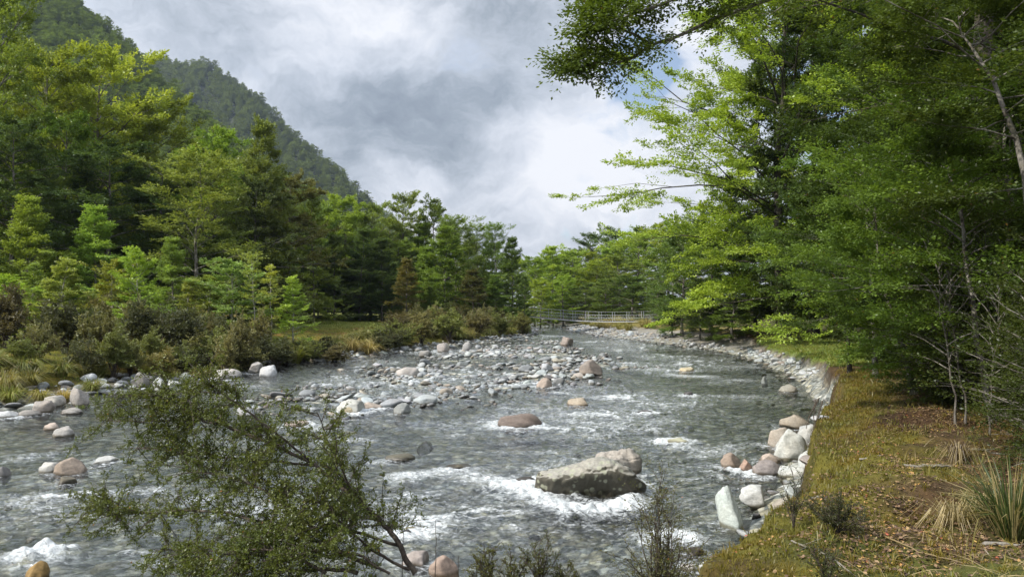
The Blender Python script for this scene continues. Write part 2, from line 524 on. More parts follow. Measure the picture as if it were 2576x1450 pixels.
def ground_material():
    m, t, out = material('ground')
    wp = t.add('ShaderNodeNewGeometry').outputs['Position']
    base = t.add('ShaderNodeAttribute', {'attribute_name': 'col'}).outputs['Color']
    bed = t.add('ShaderNodeAttribute', {'attribute_name': 'bed'}).outputs['Fac']
    n1, n2 = t.noise(wp, 1.6, 6, 0.65), t.noise(wp, 14, 6, 0.7)
    col = t.mix(t.ramp(n1, [(0.35, 0.0), (0.65, 1.0)]), t.mix(1.0, base, (0.7, 0.72, 0.8), 'MULTIPLY'), t.mix(1.0, base, (1.25, 1.15, 0.9), 'MULTIPLY'))
    col = t.mix(1.0, col, t.ramp(n2, [(0.3, 0.55), (0.7, 1.4)]), 'MULTIPLY')
    v1 = t.add('ShaderNodeTexVoronoi', None, Vector=wp, Scale=4.6, Randomness=1.0)
    v2 = t.add('ShaderNodeTexVoronoi', None, Vector=wp, Scale=9.0, Randomness=1.0)
    hue = t.add('ShaderNodeSeparateColor', None, Color=v1.outputs['Color']).outputs
    stones = t.ramp(hue[0], [(0.0, (0.15, 0.165, 0.155)), (0.3, (0.29, 0.31, 0.295)), (0.55, (0.39, 0.385, 0.32)), (0.75, (0.47, 0.44, 0.32)), (1.0, (0.60, 0.62, 0.59))])
    stones = t.mix(1.0, stones, t.ramp(v1.outputs['Distance'], [(0.3, 1.0), (0.8, 0.6)]), 'MULTIPLY')
    stones = t.mix(1.0, stones, t.ramp(v2.outputs['Distance'], [(0.2, 1.15), (0.7, 0.6)]), 'MULTIPLY')
    col = t.mix(bed, col, stones)
    hgt = t.math('ADD', t.math('MULTIPLY', n2, 0.5), t.math('MULTIPLY', t.math('SUBTRACT', 1.0, v1.outputs['Distance']), bed))
    b = t.add('ShaderNodeBump', None, Strength=0.8, Distance=0.08, Height=hgt)
    p = t.add('ShaderNodeBsdfPrincipled', None, Base_Color=col, Roughness=0.95, Normal=b)
    p.inputs['Specular IOR Level'].default_value = 0.15
    t.t.links.new(p.outputs[0], out.inputs[0])
    return m


def water_material():
    m, t, out = material('river_water')
    wp = t.add('ShaderNodeNewGeometry').outputs['Position']
    foam = t.add('ShaderNodeAttribute', {'attribute_name': 'foam'}).outputs['Fac']
    m1 = t.mapping(wp, (1.0, 1.5, 1), (0, 0, R(8)))
    h = t.math('ADD', t.math('MULTIPLY', t.noise(m1, 3.2, 3, 0.55, 0.8), 1.0), t.math('MULTIPLY', t.noise(m1, 9.0, 4, 0.65, 0.9), 0.5))
    b = t.add('ShaderNodeBump', None, Strength=1.0, Distance=0.05, Height=h)
    fr = t.add('ShaderNodeFresnel', None, IOR=1.42, Normal=b)
    tr = t.add('ShaderNodeBsdfTransparent', None, Color=(0.92, 0.955, 0.945))
    gl = t.add('ShaderNodeBsdfGlossy', None, Color=(1, 1, 1), Roughness=0.06, Normal=b)
    w = t.add('ShaderNodeMixShader', None, Fac=fr, i1=tr, i2=gl)
    fn = t.noise(t.mapping(wp, (5, 8, 5), (0, 0, R(-12))), 2.4, 8, 0.78, 0.8)
    fk = t.ramp(t.math('ADD', foam, t.math('MULTIPLY', t.math('SUBTRACT', fn, 0.5), 2.6)), [(0.42, 0.0), (1.0, 1.0)])
    fb = t.add('ShaderNodeBump', None, Strength=0.8, Distance=0.05, Height=fn)
    wh = t.add('ShaderNodeBsdfDiffuse', None, Color=(0.74, 0.78, 0.80), Normal=fb)
    w = t.add('ShaderNodeMixShader', None, Fac=t.math('MULTIPLY', fk, 0.93), i1=w, i2=wh)
    t.t.links.new(w.outputs[0], out.inputs[0])
    return m


def plain_material(name, col, rough=0.7, metal=0.0, noise=0.0):
    m, t, out = material(name)
    c = col
    if noise:
        n = t.noise(t.add('ShaderNodeTexCoord').outputs['Object'], 3.0, 5, 0.6)
        c = t.mix(t.ramp(n, [(0.35, 0.0), (0.65, 1.0)]), col, tuple(v * (1 - noise) for v in col))
    p = t.add('ShaderNodeBsdfPrincipled', None, Base_Color=c, Roughness=rough, Metallic=metal)
    t.t.links.new(p.outputs[0], out.inputs[0])
    return m


# ------------------------------------------------------------------ the ground: one sheet, river bed and banks included
def build_ground():
    th = np.concatenate([np.linspace(-180, -52, 40)[:-1], np.linspace(-52, 52, 900), np.linspace(52, 180, 40)[1:]])
    rr = np.concatenate([[0.3, 1.0], np.geomspace(1.6, 32, 470)[1:], np.geomspace(32, 1500, 160)[1:]])
    T, Rr = np.meshgrid(np.radians(th), rr)
    x, y = Rr * np.sin(T), Rr * np.cos(T)
    far = Rr > 260
    z, sd, right, bar = ground_z(x, y)
    z = np.where(far, 3.0 + 0 * z, np.minimum(z, 60))
    blend = smooth((Rr - 150) / 110)
    z = z * (1 - blend) + 3.0 * blend
    n1, n2 = fbm(x * 0.35, y * 0.35, 4), fbm(x * 1.1 + 30, y * 1.1, 4)
    c = np.zeros(x.shape + (3,))

    def lay(mask, col):
        nonlocal c
        mk = np.clip(mask, 0, 1)[..., None]
        c = c * (1 - mk) + np.array(col) * mk
    lay(np.ones_like(x), (0.055, 0.042, 0.022))
    # left bank
    L = (~right).astype(float)
    lay(L * smooth((sd - 1.2) / 0.8), (0.085, 0.085, 0.022))
    lay(L * smooth((sd - 1.5) / 1.0) * smooth(n2 * 1.6 + 0.55), (0.16, 0.15, 0.025))
    lay(L * smooth((sd - 1.5) / 1.0) * smooth(n1 * 2.0 - 0.1), (0.18, 0.105, 0.03))
    terr = L * smooth((sd - 9) / 5) * smooth((y - 36) / 8) * (1 - smooth((sd - 34) / 4))
    lay(terr, (0.17, 0.20, 0.05))
    lay(terr * smooth(n2 * 2 - 0.4), (0.22, 0.20, 0.07))
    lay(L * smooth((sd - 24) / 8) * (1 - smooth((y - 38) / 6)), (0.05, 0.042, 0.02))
    # right bank
    Q = right.astype(float)
    lay(Q * smooth((sd - 0.3) / 0.3), (0.06, 0.042, 0.028))
    e = top_distance(x, y, sd)
    top = Q * smooth((e + 0.14) / 0.12)
    lay(top, (0.085, 0.058, 0.03))
    near = top * (1 - smooth((y - 16) / 2))
    lay(near * (1 - smooth((e - 0.75 - 0.6 * n2) / 0.6)), (0.115, 0.108, 0.024))
    lay(near * smooth(n2 * 2.4 - 0.75), (0.085, 0.08, 0.022))
    lay(near * smooth((5.2 - y) / .8 + n2) * smooth((x - 1.6) / .6), (0.075, 0.085, 0.024))
    lay(near * smooth(n1 * 2.2 - 0.5), (0.062, 0.038, 0.022))
    mid = top * smooth((y - 16) / 2) * (1 - smooth((y - 25) / 2))
    lay(mid, (0.085, 0.058, 0.03))
    lay(mid * smooth(n2 * 2 - 0.3), (0.11, 0.10, 0.03))
    lawn = top * smooth((y - 25) / 2) * (1 - smooth((y - 45) / 6)) * (1 - smooth((x - 24) / 4))
    lay(lawn, (0.13, 0.19, 0.036))
    lay(lawn * smooth(n2 * 2 - 0.5), (0.18, 0.17, 0.05))
    farb = top * smooth((y - 50) / 6)
    lay(farb, (0.20, 0.17, 0.06))
    lay(farb * smooth((sd - 12) / 5), (0.06, 0.055, 0.02))
    strip = Q * (1 - smooth((e + 0.5) / 0.4)) * smooth((y - 22) / 3)
    lay(strip, (0.24, 0.235, 0.22))
    bed = np.clip(1 - smooth((sd - 0.2) / 1.2) * 1.0, 0, 1)
    bed = np.where(right & (y < 24), 1 - smooth((e + 0.3) / 0.2), bed)
    nr, nt = x.shape
    i = np.arange(nr - 1)[:, None] * nt + np.arange(nt - 1)[None]
    q = np.stack([i, i + 1, i + nt + 1, i + nt], -1).reshape(-1, 4)
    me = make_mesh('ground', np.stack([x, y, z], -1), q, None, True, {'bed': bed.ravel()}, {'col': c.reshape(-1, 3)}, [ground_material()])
    tag(link('ground', me), kind='structure')


build_ground()

# ------------------------------------------------------------------ boulders and stones
ROCKS = []          # x, y, radius across the flow: for foam and wave pillows


def rock_mesh(name, seed, sub=4, facets=9, flat=0.7, rough=0.10, sharp=0.92):
    r = np.random.default_rng(seed)
    import bmesh
    bm = bmesh.new()
    bmesh.ops.create_icosphere(bm, subdivisions=sub, radius=1.0)
    v = np.array([a.co[:] for a in bm.verts])
    f = np.array([[a.index for a in p.verts] for p in bm.faces])
    bm.free()
    for k in range(facets):
        n = r.normal(size=3)
        n /= np.linalg.norm(n)
        d = r.uniform(0.56, 0.9)
        s = v @ n
        v = v - np.clip(s - d, 0, None)[:, None] * n * sharp
    o = r.uniform(0, 50, 3)
    nz = fbm(v[:, 0] * 1.3 + o[0] + v[:, 2], v[:, 1] * 1.3 + o[1] + v[:, 2] * 0.7, 4)
    v = v * (1 + rough * nz)[:, None]
    v[:, 2] *= flat
    ext = np.abs(v).max(0)
    v = v / np.array([ext[0], ext[0], ext[0]])
    me = make_mesh(name, v, None, f, True, None, {'stone': np.ones((len(v), 3))}, [M_ROCK])
    return me


ROCK_MESH = [rock_mesh('boulder', 100 + k, 4, 7 + k % 4, (0.55, 0.7, 0.62, 0.8)[k % 4], 0.10, (1.0, 0.93, 0.97)[k % 3]) for k in range(12)]
STONE_MESH = [rock_mesh('river_stone', 200 + k, 3, 9 + k % 5, (0.38, 0.5, 0.42, 0.6)[k % 4], 0.10, (1.0, 0.95, 0.98)[k % 3]) for k in range(14)]
GREY, PALE, WHITE, TAN, PINK, DARKR, BROWN, CREAM = ((0.215, 0.23, 0.24), (0.305, 0.325, 0.335), (0.40, 0.425, 0.43), (0.275, 0.255, 0.215), (0.25, 0.225, 0.205), (0.095, 0.092, 0.09), (0.20, 0.145, 0.105), (0.44, 0.38, 0.255))


def boulder(dx, dy, wpx, hpx, col, label, mesh=0, rot=0.0, depth=0.8, z=0.0, tilt=(0, 0), mat=None, group=None, name='boulder', sink=0.35):
    """a rock whose foot stands at photo point (dx, dy), wpx wide and hpx high there"""
    p = at_z(dx, dy, z)
    d = p[1]
    w, h = wpx / FPX * d / 2, hpx / FPX * d
    me = ROCK_MESH[mesh % 12]
    o = link(name, me)
    zext = me.vertices and max(v.co.z for v in me.vertices) - min(v.co.z for v in me.vertices)
    full = h / (1 - sink)
    o.scale = (w, w * depth, full / zext)
    o.rotation_euler = (R(tilt[0]), R(tilt[1]), R(rot))
    o.location = (p[0], p[1] + w * depth * 0.6, z + h - full * 0.5)
    o.color = (*col, 1)
    tag(o, label, 'boulder', group)
    if mat:
        o.material_slots[0].link = 'OBJECT'
        o.material_slots[0].material = mat
    ROCKS.append((p[0], p[1] + w * depth * 0.6, w))
    return o


def slab(name, foot, d_scale, wpx, front, peak, depth, under, col, label, mat, seed, lean=0.0):
    """a rock given by its front edge and crest heights along its length (in photo pixels), undercut towards the viewer"""
    p = at_z(*foot)
    k = p[1] / FPX
    nu, nv = 120, 44
    s = np.linspace(-1, 1, nu)
    x = s * wpx / 2
    zf = np.interp(s, np.linspace(-1, 1, len(front)), front)
    zp = np.interp(s, np.linspace(-1, 1, len(peak)), peak)
    ker = np.hanning(13) / np.hanning(13).sum()
    zf, zp = (np.convolve(np.pad(a, 6, 'edge'), ker, 'valid') for a in (zf, zp))
    cap = np.clip(1 - np.abs(s) ** 9, 0, 1) ** 0.5
    dp = depth * (0.55 + 0.45 * np.clip(1 - np.abs(s) ** 4, 0, 1))
    # cross-section control points (y, z), front foot -> front edge -> crest -> back -> back foot
    cy = np.stack([-dp * .5 + under, -dp * .56 + under * .5, -dp * .62, -dp * .48, -dp * .05 + lean * s, dp * .30, dp * .55, dp * .6], 1)
    cz = np.stack([-40 + 0 * s, zf * .35, zf * .86, zf * 1.04, zp, zp * .88, zp * .3, -40 + 0 * s], 1)
    t = np.linspace(0, 7, nv)
    y = np.stack([np.interp(t, np.arange(8), a) for a in cy])
    z = np.stack([np.interp(t, np.arange(8), a) for a in cz])
    k5 = np.hanning(7) / np.hanning(7).sum()
    y = np.stack([np.convolve(np.pad(a, 3, 'edge'), k5, 'valid') for a in y])
    z = np.stack([np.convolve(np.pad(a, 3, 'edge'), k5, 'valid') for a in z])
    mid = z.mean(1, keepdims=True) * 0 + zf[:, None] * .45
    y = y * (0.15 + 0.85 * cap[:, None])
    z = mid + (z - mid) * (0.25 + 0.75 * cap[:, None])
    X = np.repeat(x[:, None], nv, 1)
    nz = fbm(X / 38 + seed, y / 38 + z / 30, 5, 0.55)
    crk = -np.clip(0.12 - np.abs(perlin(X / 60 + 3 + seed, z / 34 + y / 60)), 0, 1) * 30
    dirn = np.stack([X * .3, y, z - 20], -1)
    dirn /= np.linalg.norm(dirn, axis=-1, keepdims=True) + 1e-6
    V = (np.stack([X, y, z], -1) + dirn * (4.5 * nz + crk)[..., None]) * k
    i = np.arange(nu - 1)[:, None] * nv + np.arange(nv - 1)[None]
    q = np.stack([i, i + nv, i + nv + 1, i + 1], -1).reshape(-1, 4)
    V = V.reshape(-1, 3)
    n0 = len(V)
    V = np.concatenate([V, V[:nv].mean(0)[None], V[-nv:].mean(0)[None]])
    tri = [(n0, j, j + 1) for j in range(nv - 1)] + [(n0 + 1, n0 - nv + j + 1, n0 - nv + j) for j in range(nv - 1)]
    me = make_mesh(name, V, q, tri, True, None, {'stone': np.ones((len(V), 3))}, [mat])
    o = link(name, me)
    o.location = (p[0], p[1] + depth * k * .55, 0)
    o.color = (*col, 1)
    tag(o, label, 'boulder')
    ROCKS.append((p[0], p[1] + depth * k * .55, wpx * k * .48))
    return o


slab('lichened_boulder', (1490, 1256), 1, 282, (60, 56, 62, 68, 76, 82, 78, 58, 28), (62, 64, 70, 80, 92, 96, 84, 64, 36), 110, 20, (0.275, 0.268, 0.235),
     'large flat-topped boulder with dark lichened side in the river', M_LICHEN, 3)
slab('split_boulder', (1556, 1196), 1, 124, (30, 40, 46, 46, 44, 36), (40, 54, 58, 60, 62, 44), 70, 4, (0.29, 0.27, 0.24),
     'grey-brown flat-topped boulder close behind the large lichened one', M_ROCK, 8)
boulder(1300, 1076, 128, 36, (0.175, 0.14, 0.12), 'low rounded reddish-brown boulder alone in midstream, speckled with pale leaves', 1, 10, 0.65)
boulder(1492, 944, 72, 36, (0.225, 0.195, 0.17), 'big brown boulder at the end of the stone bar', 6, 15, 0.75)
boulder(1458, 1022, 66, 20, (0.31, 0.265, 0.205), 'tan flat-topped rock in midstream above the reddish one', 2, -20, 0.7)
boulder(1368, 977, 46, 26, (0.33, 0.275, 0.235), 'pinkish grey rounded boulder on the near edge of the bar', 5, 30, 0.8)
boulder(1022, 948, 62, 26, (0.36, 0.345, 0.33), 'pale wedge-shaped boulder in the shallows below the tussocks', 7, 200, 0.7, tilt=(0, 12))
boulder(1729, 936, 50, 14, CREAM, 'cream rock with white water beside it in the far channel', 4, 50, 0.7)
boulder(1732, 996, 36, 12, (0.075, 0.07, 0.068), 'small black pointed rock breaking the fast water', 8, 70, 0.7)
boulder(1626, 1041, 46, 9, DARKR, 'dark wet rock just breaking the surface below the black one', 9, 0, 0.8)
boulder(1426, 868, 34, 22, (0.28, 0.24, 0.215), 'pinkish pointed boulder far up the stone bar', 10, 0, 0.8)
boulder(880, 1040, 78, 34, (0.40, 0.405, 0.375), 'broad pale slab at the near end of the bar', 11, 20, 0.9, tilt=(0, 8))
boulder(874, 1042, 44, 18, CREAM, 'yellowish block against the broad pale slab', 2, 60, 0.7)
boulder(930, 1030, 60, 20, (0.37, 0.32, 0.275), 'flat sandy slab right behind the yellowish block', 0, 0, 0.6)
boulder(1008, 1044, 46, 28, (0.25, 0.26, 0.25), 'grey-green angular block at the bar end', 3, 20, 0.8)
boulder(740, 1072, 70, 15, (0.29, 0.24, 0.205), 'low pinkish slab seen through the bush branches', 1, 0, 0.7)
boulder(828, 1078, 50, 10, DARKR, 'flat dark rock in the shallows below the pale slabs', 5, 0, 0.8)
boulder(155, 1100, 56, 25, (0.33, 0.325, 0.31), 'rounded grey rock beside the bush tip', 2, 30, 0.8)
boulder(128, 1082, 44, 18, (0.36, 0.31, 0.27), 'pinkish rock tucked behind the rounded grey one', 9, 0, 0.7)
boulder(172, 1198, 92, 40, (0.25, 0.205, 0.165), 'brown layered boulder in the shallows near the left side', 6, 10, 0.8)
boulder(122, 1192, 56, 32, (0.38, 0.38, 0.36), 'pale grey rock behind the brown layered boulder', 4, 0, 0.8)
boulder(255, 1170, 66, 20, (0.36, 0.37, 0.36), 'pale flat rock on the far side of the brown layered boulder', 7, 0, 0.7)
boulder(160, 1222, 50, 22, (0.11, 0.10, 0.075), 'wet dark-sided rock with water sliding over it', 10, 0, 0.8)
boulder(-2, 1204, 44, 32, (0.16, 0.155, 0.15), 'dark rounded rock cut by the picture edge', 8, 0, 0.8)
boulder(82, 1462, 60, 44, (0.25, 0.16, 0.055), 'golden-brown rock wrapped in white foam', 5, 80, 0.9)
boulder(1000, 1160, 84, 17, (0.10, 0.095, 0.07), 'dark submerged hump with water pouring over it', 1, 0, 0.8)
boulder(1150, 1182, 80, 13, (0.09, 0.08, 0.055), 'olive-brown wet hump in the rapids', 0, 40, 0.8)
boulder(1318, 1222, 60, 20, (0.05, 0.048, 0.045), 'black wet rock in the white water by the lichened boulder', 3, 0, 0.8)
boulder(1708, 1116, 66, 12, (0.36, 0.36, 0.26), 'pale green rock veiled by a thin sheet of water', 2, 0, 0.8)
boulder(1060, 1340, 100, 10, (0.33, 0.29, 0.16), 'long yellowish slab awash near the bank', 4, 0, 0.6)
boulder(1022, 1352, 40, 18, (0.03, 0.03, 0.032), 'small black stone beside the yellowish slab', 9, 0, 0.9)
boulder(1120, 1454, 90, 46, (0.27, 0.205, 0.165), 'brown speckled boulder at the foot of the bank', 6, 20, 0.8)
boulder(1045, 1430, 80, 40, (0.30, 0.27, 0.255), 'purplish grey boulder half under the leaning bush', 11, 20, 0.8)
boulder(1556, 1004, 30, 8, DARKR, 'little wet rock between the tan rock and the black pointed one', 7, 0, .8)
# rocks at the foot of the near bank
boulder(1995, 1152, 92, 64, (0.44, 0.455, 0.43), 'large smooth white boulder under the cut bank', 2, 30, 0.9, z=0.05)
boulder(1965, 1125, 66, 54, (0.37, 0.33, 0.28), 'pale tan boulder behind the large white one', 1, 0, 0.9, z=0.03)
boulder(2040, 1110, 80, 40, (0.36, 0.37, 0.36), 'grey-white slab leaning on the cut bank', 5, 50, 0.8, z=0.12, tilt=(10, -15))
boulder(2010, 1200, 88, 26, (0.44, 0.455, 0.435), 'flat white rock below the large white boulder', 4, -15, 0.8, z=0.03)
boulder(2040, 1180, 50, 44, (0.40, 0.415, 0.40), 'knobbly white rock against the bank moss', 7, 0, 0.8, z=0.1)
boulder(1846, 1178, 66, 34, (0.27, 0.22, 0.18), 'orange-brown boulder nearest the current below the bank', 6, 20, 0.8)
boulder(1878, 1190, 44, 30, (0.30, 0.215, 0.17), 'small brown rock between the orange and grey boulders', 3, 80, 0.8)
boulder(1932, 1196, 82, 36, (0.225, 0.205, 0.20), 'smooth dark-bottomed grey boulder at the bank foot', 9, 10, 0.7)
boulder(1940, 1165, 60, 26, (0.37, 0.305, 0.255), 'pinkish tan boulder behind the smooth grey one', 0, 10, 0.8)
boulder(2005, 1078, 76, 36, (0.29, 0.255, 0.205), 'brown slab at the water below the overhanging roots', 8, -25, 0.7, tilt=(0, -16))
boulder(1838, 1318, 78, 92, (0.41, 0.455, 0.43), 'tall pale green-white boulder at the mossy bank edge', 10, 110, 0.7, z=0.05, tilt=(0, 20))
boulder(1900, 1262, 80, 40, (0.42, 0.43, 0.42), 'grey boulder half hidden by the mossy bank', 11, 10, 0.8, z=0.1)
boulder(1736, 1444, 50, 26, (0.36, 0.35, 0.33), 'grey cobble at the foot of the mossy bank', 4, 0, 0.8)
boulder(1780, 1447, 44, 30, (0.42, 0.43, 0.42), 'pale rounded cobble touching the mossy bank', 7, 0, 0.8)
boulder(1745, 1400, 60, 20, (0.06, 0.052, 0.045), 'dark wet rock under the overhanging moss', 3, 0, 0.8)
boulder(1925, 968, 18, 20, (0.20, 0.22, 0.21), 'round grey-green stone standing off the shaded bank', 6, 0, .8)
boulder(1988, 988, 50, 20, (0.27, 0.26, 0.22), 'mossy grey boulder at the foot of the shaded bank', 2, 0, .8)
# rocks of the left shore large enough to tell apart
boulder(195, 1014, 46, 42, (0.27, 0.255, 0.235), 'tilted grey slab propped among the shore stones', 7, 150, 0.7, z=0.08, tilt=(0, 25))
boulder(128, 1020, 54, 28, (0.35, 0.335, 0.30), 'smooth pale boulder in the row of shore stones', 1, 10, 0.8, z=0.05)
boulder(105, 1038, 56, 34, (0.27, 0.245, 0.22), 'brown-grey shore rock nearest the still water', 4, 30, 0.8, z=0.02)
boulder(60, 1048, 70, 16, (0.22, 0.21, 0.195), 'low dark flat rock lapped by the still water', 5, 0, 0.7)
boulder(10, 1052, 60, 20, (0.47, 0.48, 0.48), 'white flat rock where the shore meets the picture edge', 8, 0, 0.7)
boulder(180, 1042, 62, 16, (0.21, 0.205, 0.195), 'dark slab lying along the waterline', 9, 0, 0.7)
boulder(350, 962, 52, 28, (0.25, 0.245, 0.23), 'grey lichened boulder at the edge of the moss', 0, 20, 0.8, z=0.2)
boulder(395, 990, 60, 40, (0.39, 0.40, 0.40), 'long pale rock pointing at the water', 6, 120, 0.6, z=0.08, tilt=(0, -12))
boulder(432, 982, 44, 26, (0.40, 0.415, 0.42), 'plump pale boulder next to the long pointing rock', 10, 0, 0.8, z=0.06)
boulder(675, 946, 56, 26, (0.40, 0.41, 0.42), 'rounded pale boulder below the tussock clump', 2, 0, 0.8, z=0.06)
boulder(640, 930, 36, 20, (0.31, 0.295, 0.28), 'grey rock squeezed behind the rounded pale boulder', 7, 0, .8, z=0.15)
boulder(560, 952, 80, 22, (0.36, 0.345, 0.33), 'broad flat shore slab beside the drooping tussock', 3, 0, .8, z=0.05)
boulder(1112, 882, 36, 22, (0.33, 0.31, 0.30), 'domed grey rock at the foot of the brown shrubs', 1, 0, .8, z=0.1)
boulder(1070, 895, 36, 16, (0.22, 0.215, 0.205), 'dark blocky rock on the shore below the shrubs', 4, 0, .8, z=0.05)
boulder(1175, 880, 26, 20, (0.27, 0.265, 0.26), 'upright grey rock on the far shore bend', 9, 0, .8, z=0.08)


def scatter_stones():
    """shore and bar stones: the largest ones are objects, the small ones lie in one mass"""
    r = np.random.default_rng(21)
    pts = []
    # bar
    lo, hi = BAR.min(0), BAR.max(0)
    n = 0
    x, y = r.uniform(lo[0] - 2, hi[0] + 2, 22000), r.uniform(lo[1] - 1, hi[1] + 3, 22000)
    ins = inside(x, y, BAR)
    dist = np.where(ins, 1, -1) * seg_dist(x, y, np.concatenate([BAR, BAR[:1]]))
    dens = smooth((dist + 1.4) / 2.6) * smooth(fbm(x * 0.33 + 9, y * 0.2, 3) * 1.5 + 0.62) * 0.62
    keep = r.random(len(x)) < dens * 0.95
    for a, b in zip(x[keep], y[keep]):
        pts.append((a, b, 'bar'))
    # left shore
    m = 60000
    x, y = r.uniform(-34, 8, m), r.uniform(14, 110, m)
    sd, rt = river_sd(x, y)
    w = 0.9 + 0.5 * perlin(x * 0.3, y * 0.3)
    keep = (~rt) & (sd > -0.9) & (sd < 1.6 * w) & (r.random(m) < 0.85)
    for a, b in zip(x[keep], y[keep]):
        pts.append((a, b, 'left'))
    # right shore: white stones below the lawn, far strip
    m = 24000
    x, y = r.uniform(2, 18, m), r.uniform(6, 110, m)
    sd, rt = river_sd(x, y)
    keep = rt & (((y > 27) & (y < 43) & (sd > -0.4) & (sd < 1.05) & (r.random(m) < 0.9)) | ((y >= 44) & (sd > -0.6) & (sd < np.where(y < 60, 1.5, 3.2)) & (r.random(m) < 0.5)) | ((y < 25) & (sd > -0.5) & (sd < np.interp(y, [8, 13, 15, 25], [.8, .8, .25, .3])) & (r.random(m) < np.where(y < 14, .4, .08))))
    for a, b in zip(x[keep], y[keep]):
        pts.append((a, b, 'right'))
    # scattered midstream
    m = 500
    x, y = r.uniform(-16, 12, m), r.uniform(8, 62, m)
    sd, rt = river_sd(x, y)
    for a, b in zip(x[sd < -0.6], y[sd < -0.6]):
        pts.append((a, b, 'mid'))
    out = []
    for a, b, zone in pts:
        s = float(np.exp(r.normal(-2.38, 0.5)))
        if zone == 'left' and b < 45:
            s *= 1.3
        if zone == 'mid':
            s *= 0.8
        s = min(s, 0.36)
        if any((a - u) ** 2 + (b - v) ** 2 < (w * 0.8 + s * .5) ** 2 for u, v, w in ROCKS):
            continue
        out.append((s, a, b, zone))
    out.sort(key=lambda t: -t[0] / math.hypot(t[1], t[2]))
    # keep stones from piling into each other
    placed, grid = [], {}
    for s, a, b, zone in out:
        k = (int(a // 0.8), int(b // 0.8))
        near = [q for i in (-1, 0, 1) for j in (-1, 0, 1) for q in grid.get((k[0] + i, k[1] + j), ())]
        if any((a - q[1]) ** 2 + (b - q[2]) ** 2 < (0.64 * (s + q[0])) ** 2 for q in near):
            continue
        grid.setdefault(k, []).append((s, a, b))
        placed.append((s, a, b, zone))
    zz = ground_z(np.array([p[1] for p in placed]), np.array([p[2] for p in placed]))[0]
    V, T, C, nv = [], [], [], 0
    import colorsys
    names = {'bar': 'on the stone bar in mid-river', 'left': 'on the shore below the tussocks', 'right': 'on the shore below the forest', 'mid': 'lying alone in the river'}
    lowm = [rock_mesh('stone', 300 + k, 2, 6, (0.38, 0.5, 0.42, 0.6)[k % 4], 0.08) for k in range(8)]
    lows = []
    for me in lowm:
        v = np.empty(len(me.vertices) * 3, np.float32)
        me.vertices.foreach_get('co', v)
        f = np.empty(len(me.polygons) * 3, np.int32)
        me.polygons.foreach_get('vertices', f)
        lows.append((v.reshape(-1, 3).copy(), f.reshape(-1, 3).copy()))
        bpy.data.meshes.remove(me)
    kinds = (('pale grey', PALE, 0.40), ('blue-grey', GREY, 0.27), ('whitish', WHITE, 0.14), ('tan', TAN, 0.09), ('pinkish', PINK, 0.06), ('dark', DARKR, 0.04))
    for i, ((s, a, b, zone), z) in enumerate(zip(placed, zz)):
        pr = np.array([k[2] for k in kinds])
        if zone == 'right' and 25 < b < 44:
            pr = np.array([.3, .05, .6, .03, .02, 0])
        if zone == 'mid':
            pr = np.array([.1, .2, .02, .25, .2, .23])
        ki = r.choice(6, p=pr / pr.sum())
        word, col, _ = kinds[ki]
        col = np.array(col) * r.uniform(0.82, 1.15) * r.uniform(0.97, 1.03, 3)
        sx, sy, sz = s * r.uniform(0.85, 1.25), s * r.uniform(0.65, 1.0), s * r.uniform(0.7, 1.1)
        zc = max(z, -0.18 if zone != 'mid' else -0.12 - s * .2) + sz * r.uniform(0.08, 0.34)
        if zone == 'bar':
            zc = max(zc + .02, sz * 0.15)
        e = Euler((r.normal(0, .25), r.normal(0, .25), r.uniform(0, 6.28)))
        if i < 235:
            o = link('river_stone', STONE_MESH[r.integers(14)])
            o.location, o.rotation_euler, o.scale = (a, b, zc), e, (sx, sy, sz)
            o.color = (*col, 1)
            size = 'large' if i < 45 else 'small'
            tag(o, f'{size} {word} river stone {names[zone]}', 'stone', f'{size} {word} stones {names[zone]}')
        else:
            v, f = lows[r.integers(8)]
            v = (v * np.array([sx, sy, sz])) @ np.array(e.to_matrix()).T + np.array([a, b, zc])
            V.append(v)
            T.append(f + nv)
            C.append(np.tile(col, (len(v), 1)))
            nv += len(v)
    me = make_mesh('cobbles', np.concatenate(V), None, np.concatenate(T), True, None, {'stone': np.concatenate(C)}, [M_ROCK])
    o = tag(link('cobbles', me), 'small grey cobbles heaped along the shores and the bar', 'cobbles', kind='stuff')
    o.color = (1, 1, 1, 1)
    print('stones', len(placed))


scatter_stones()


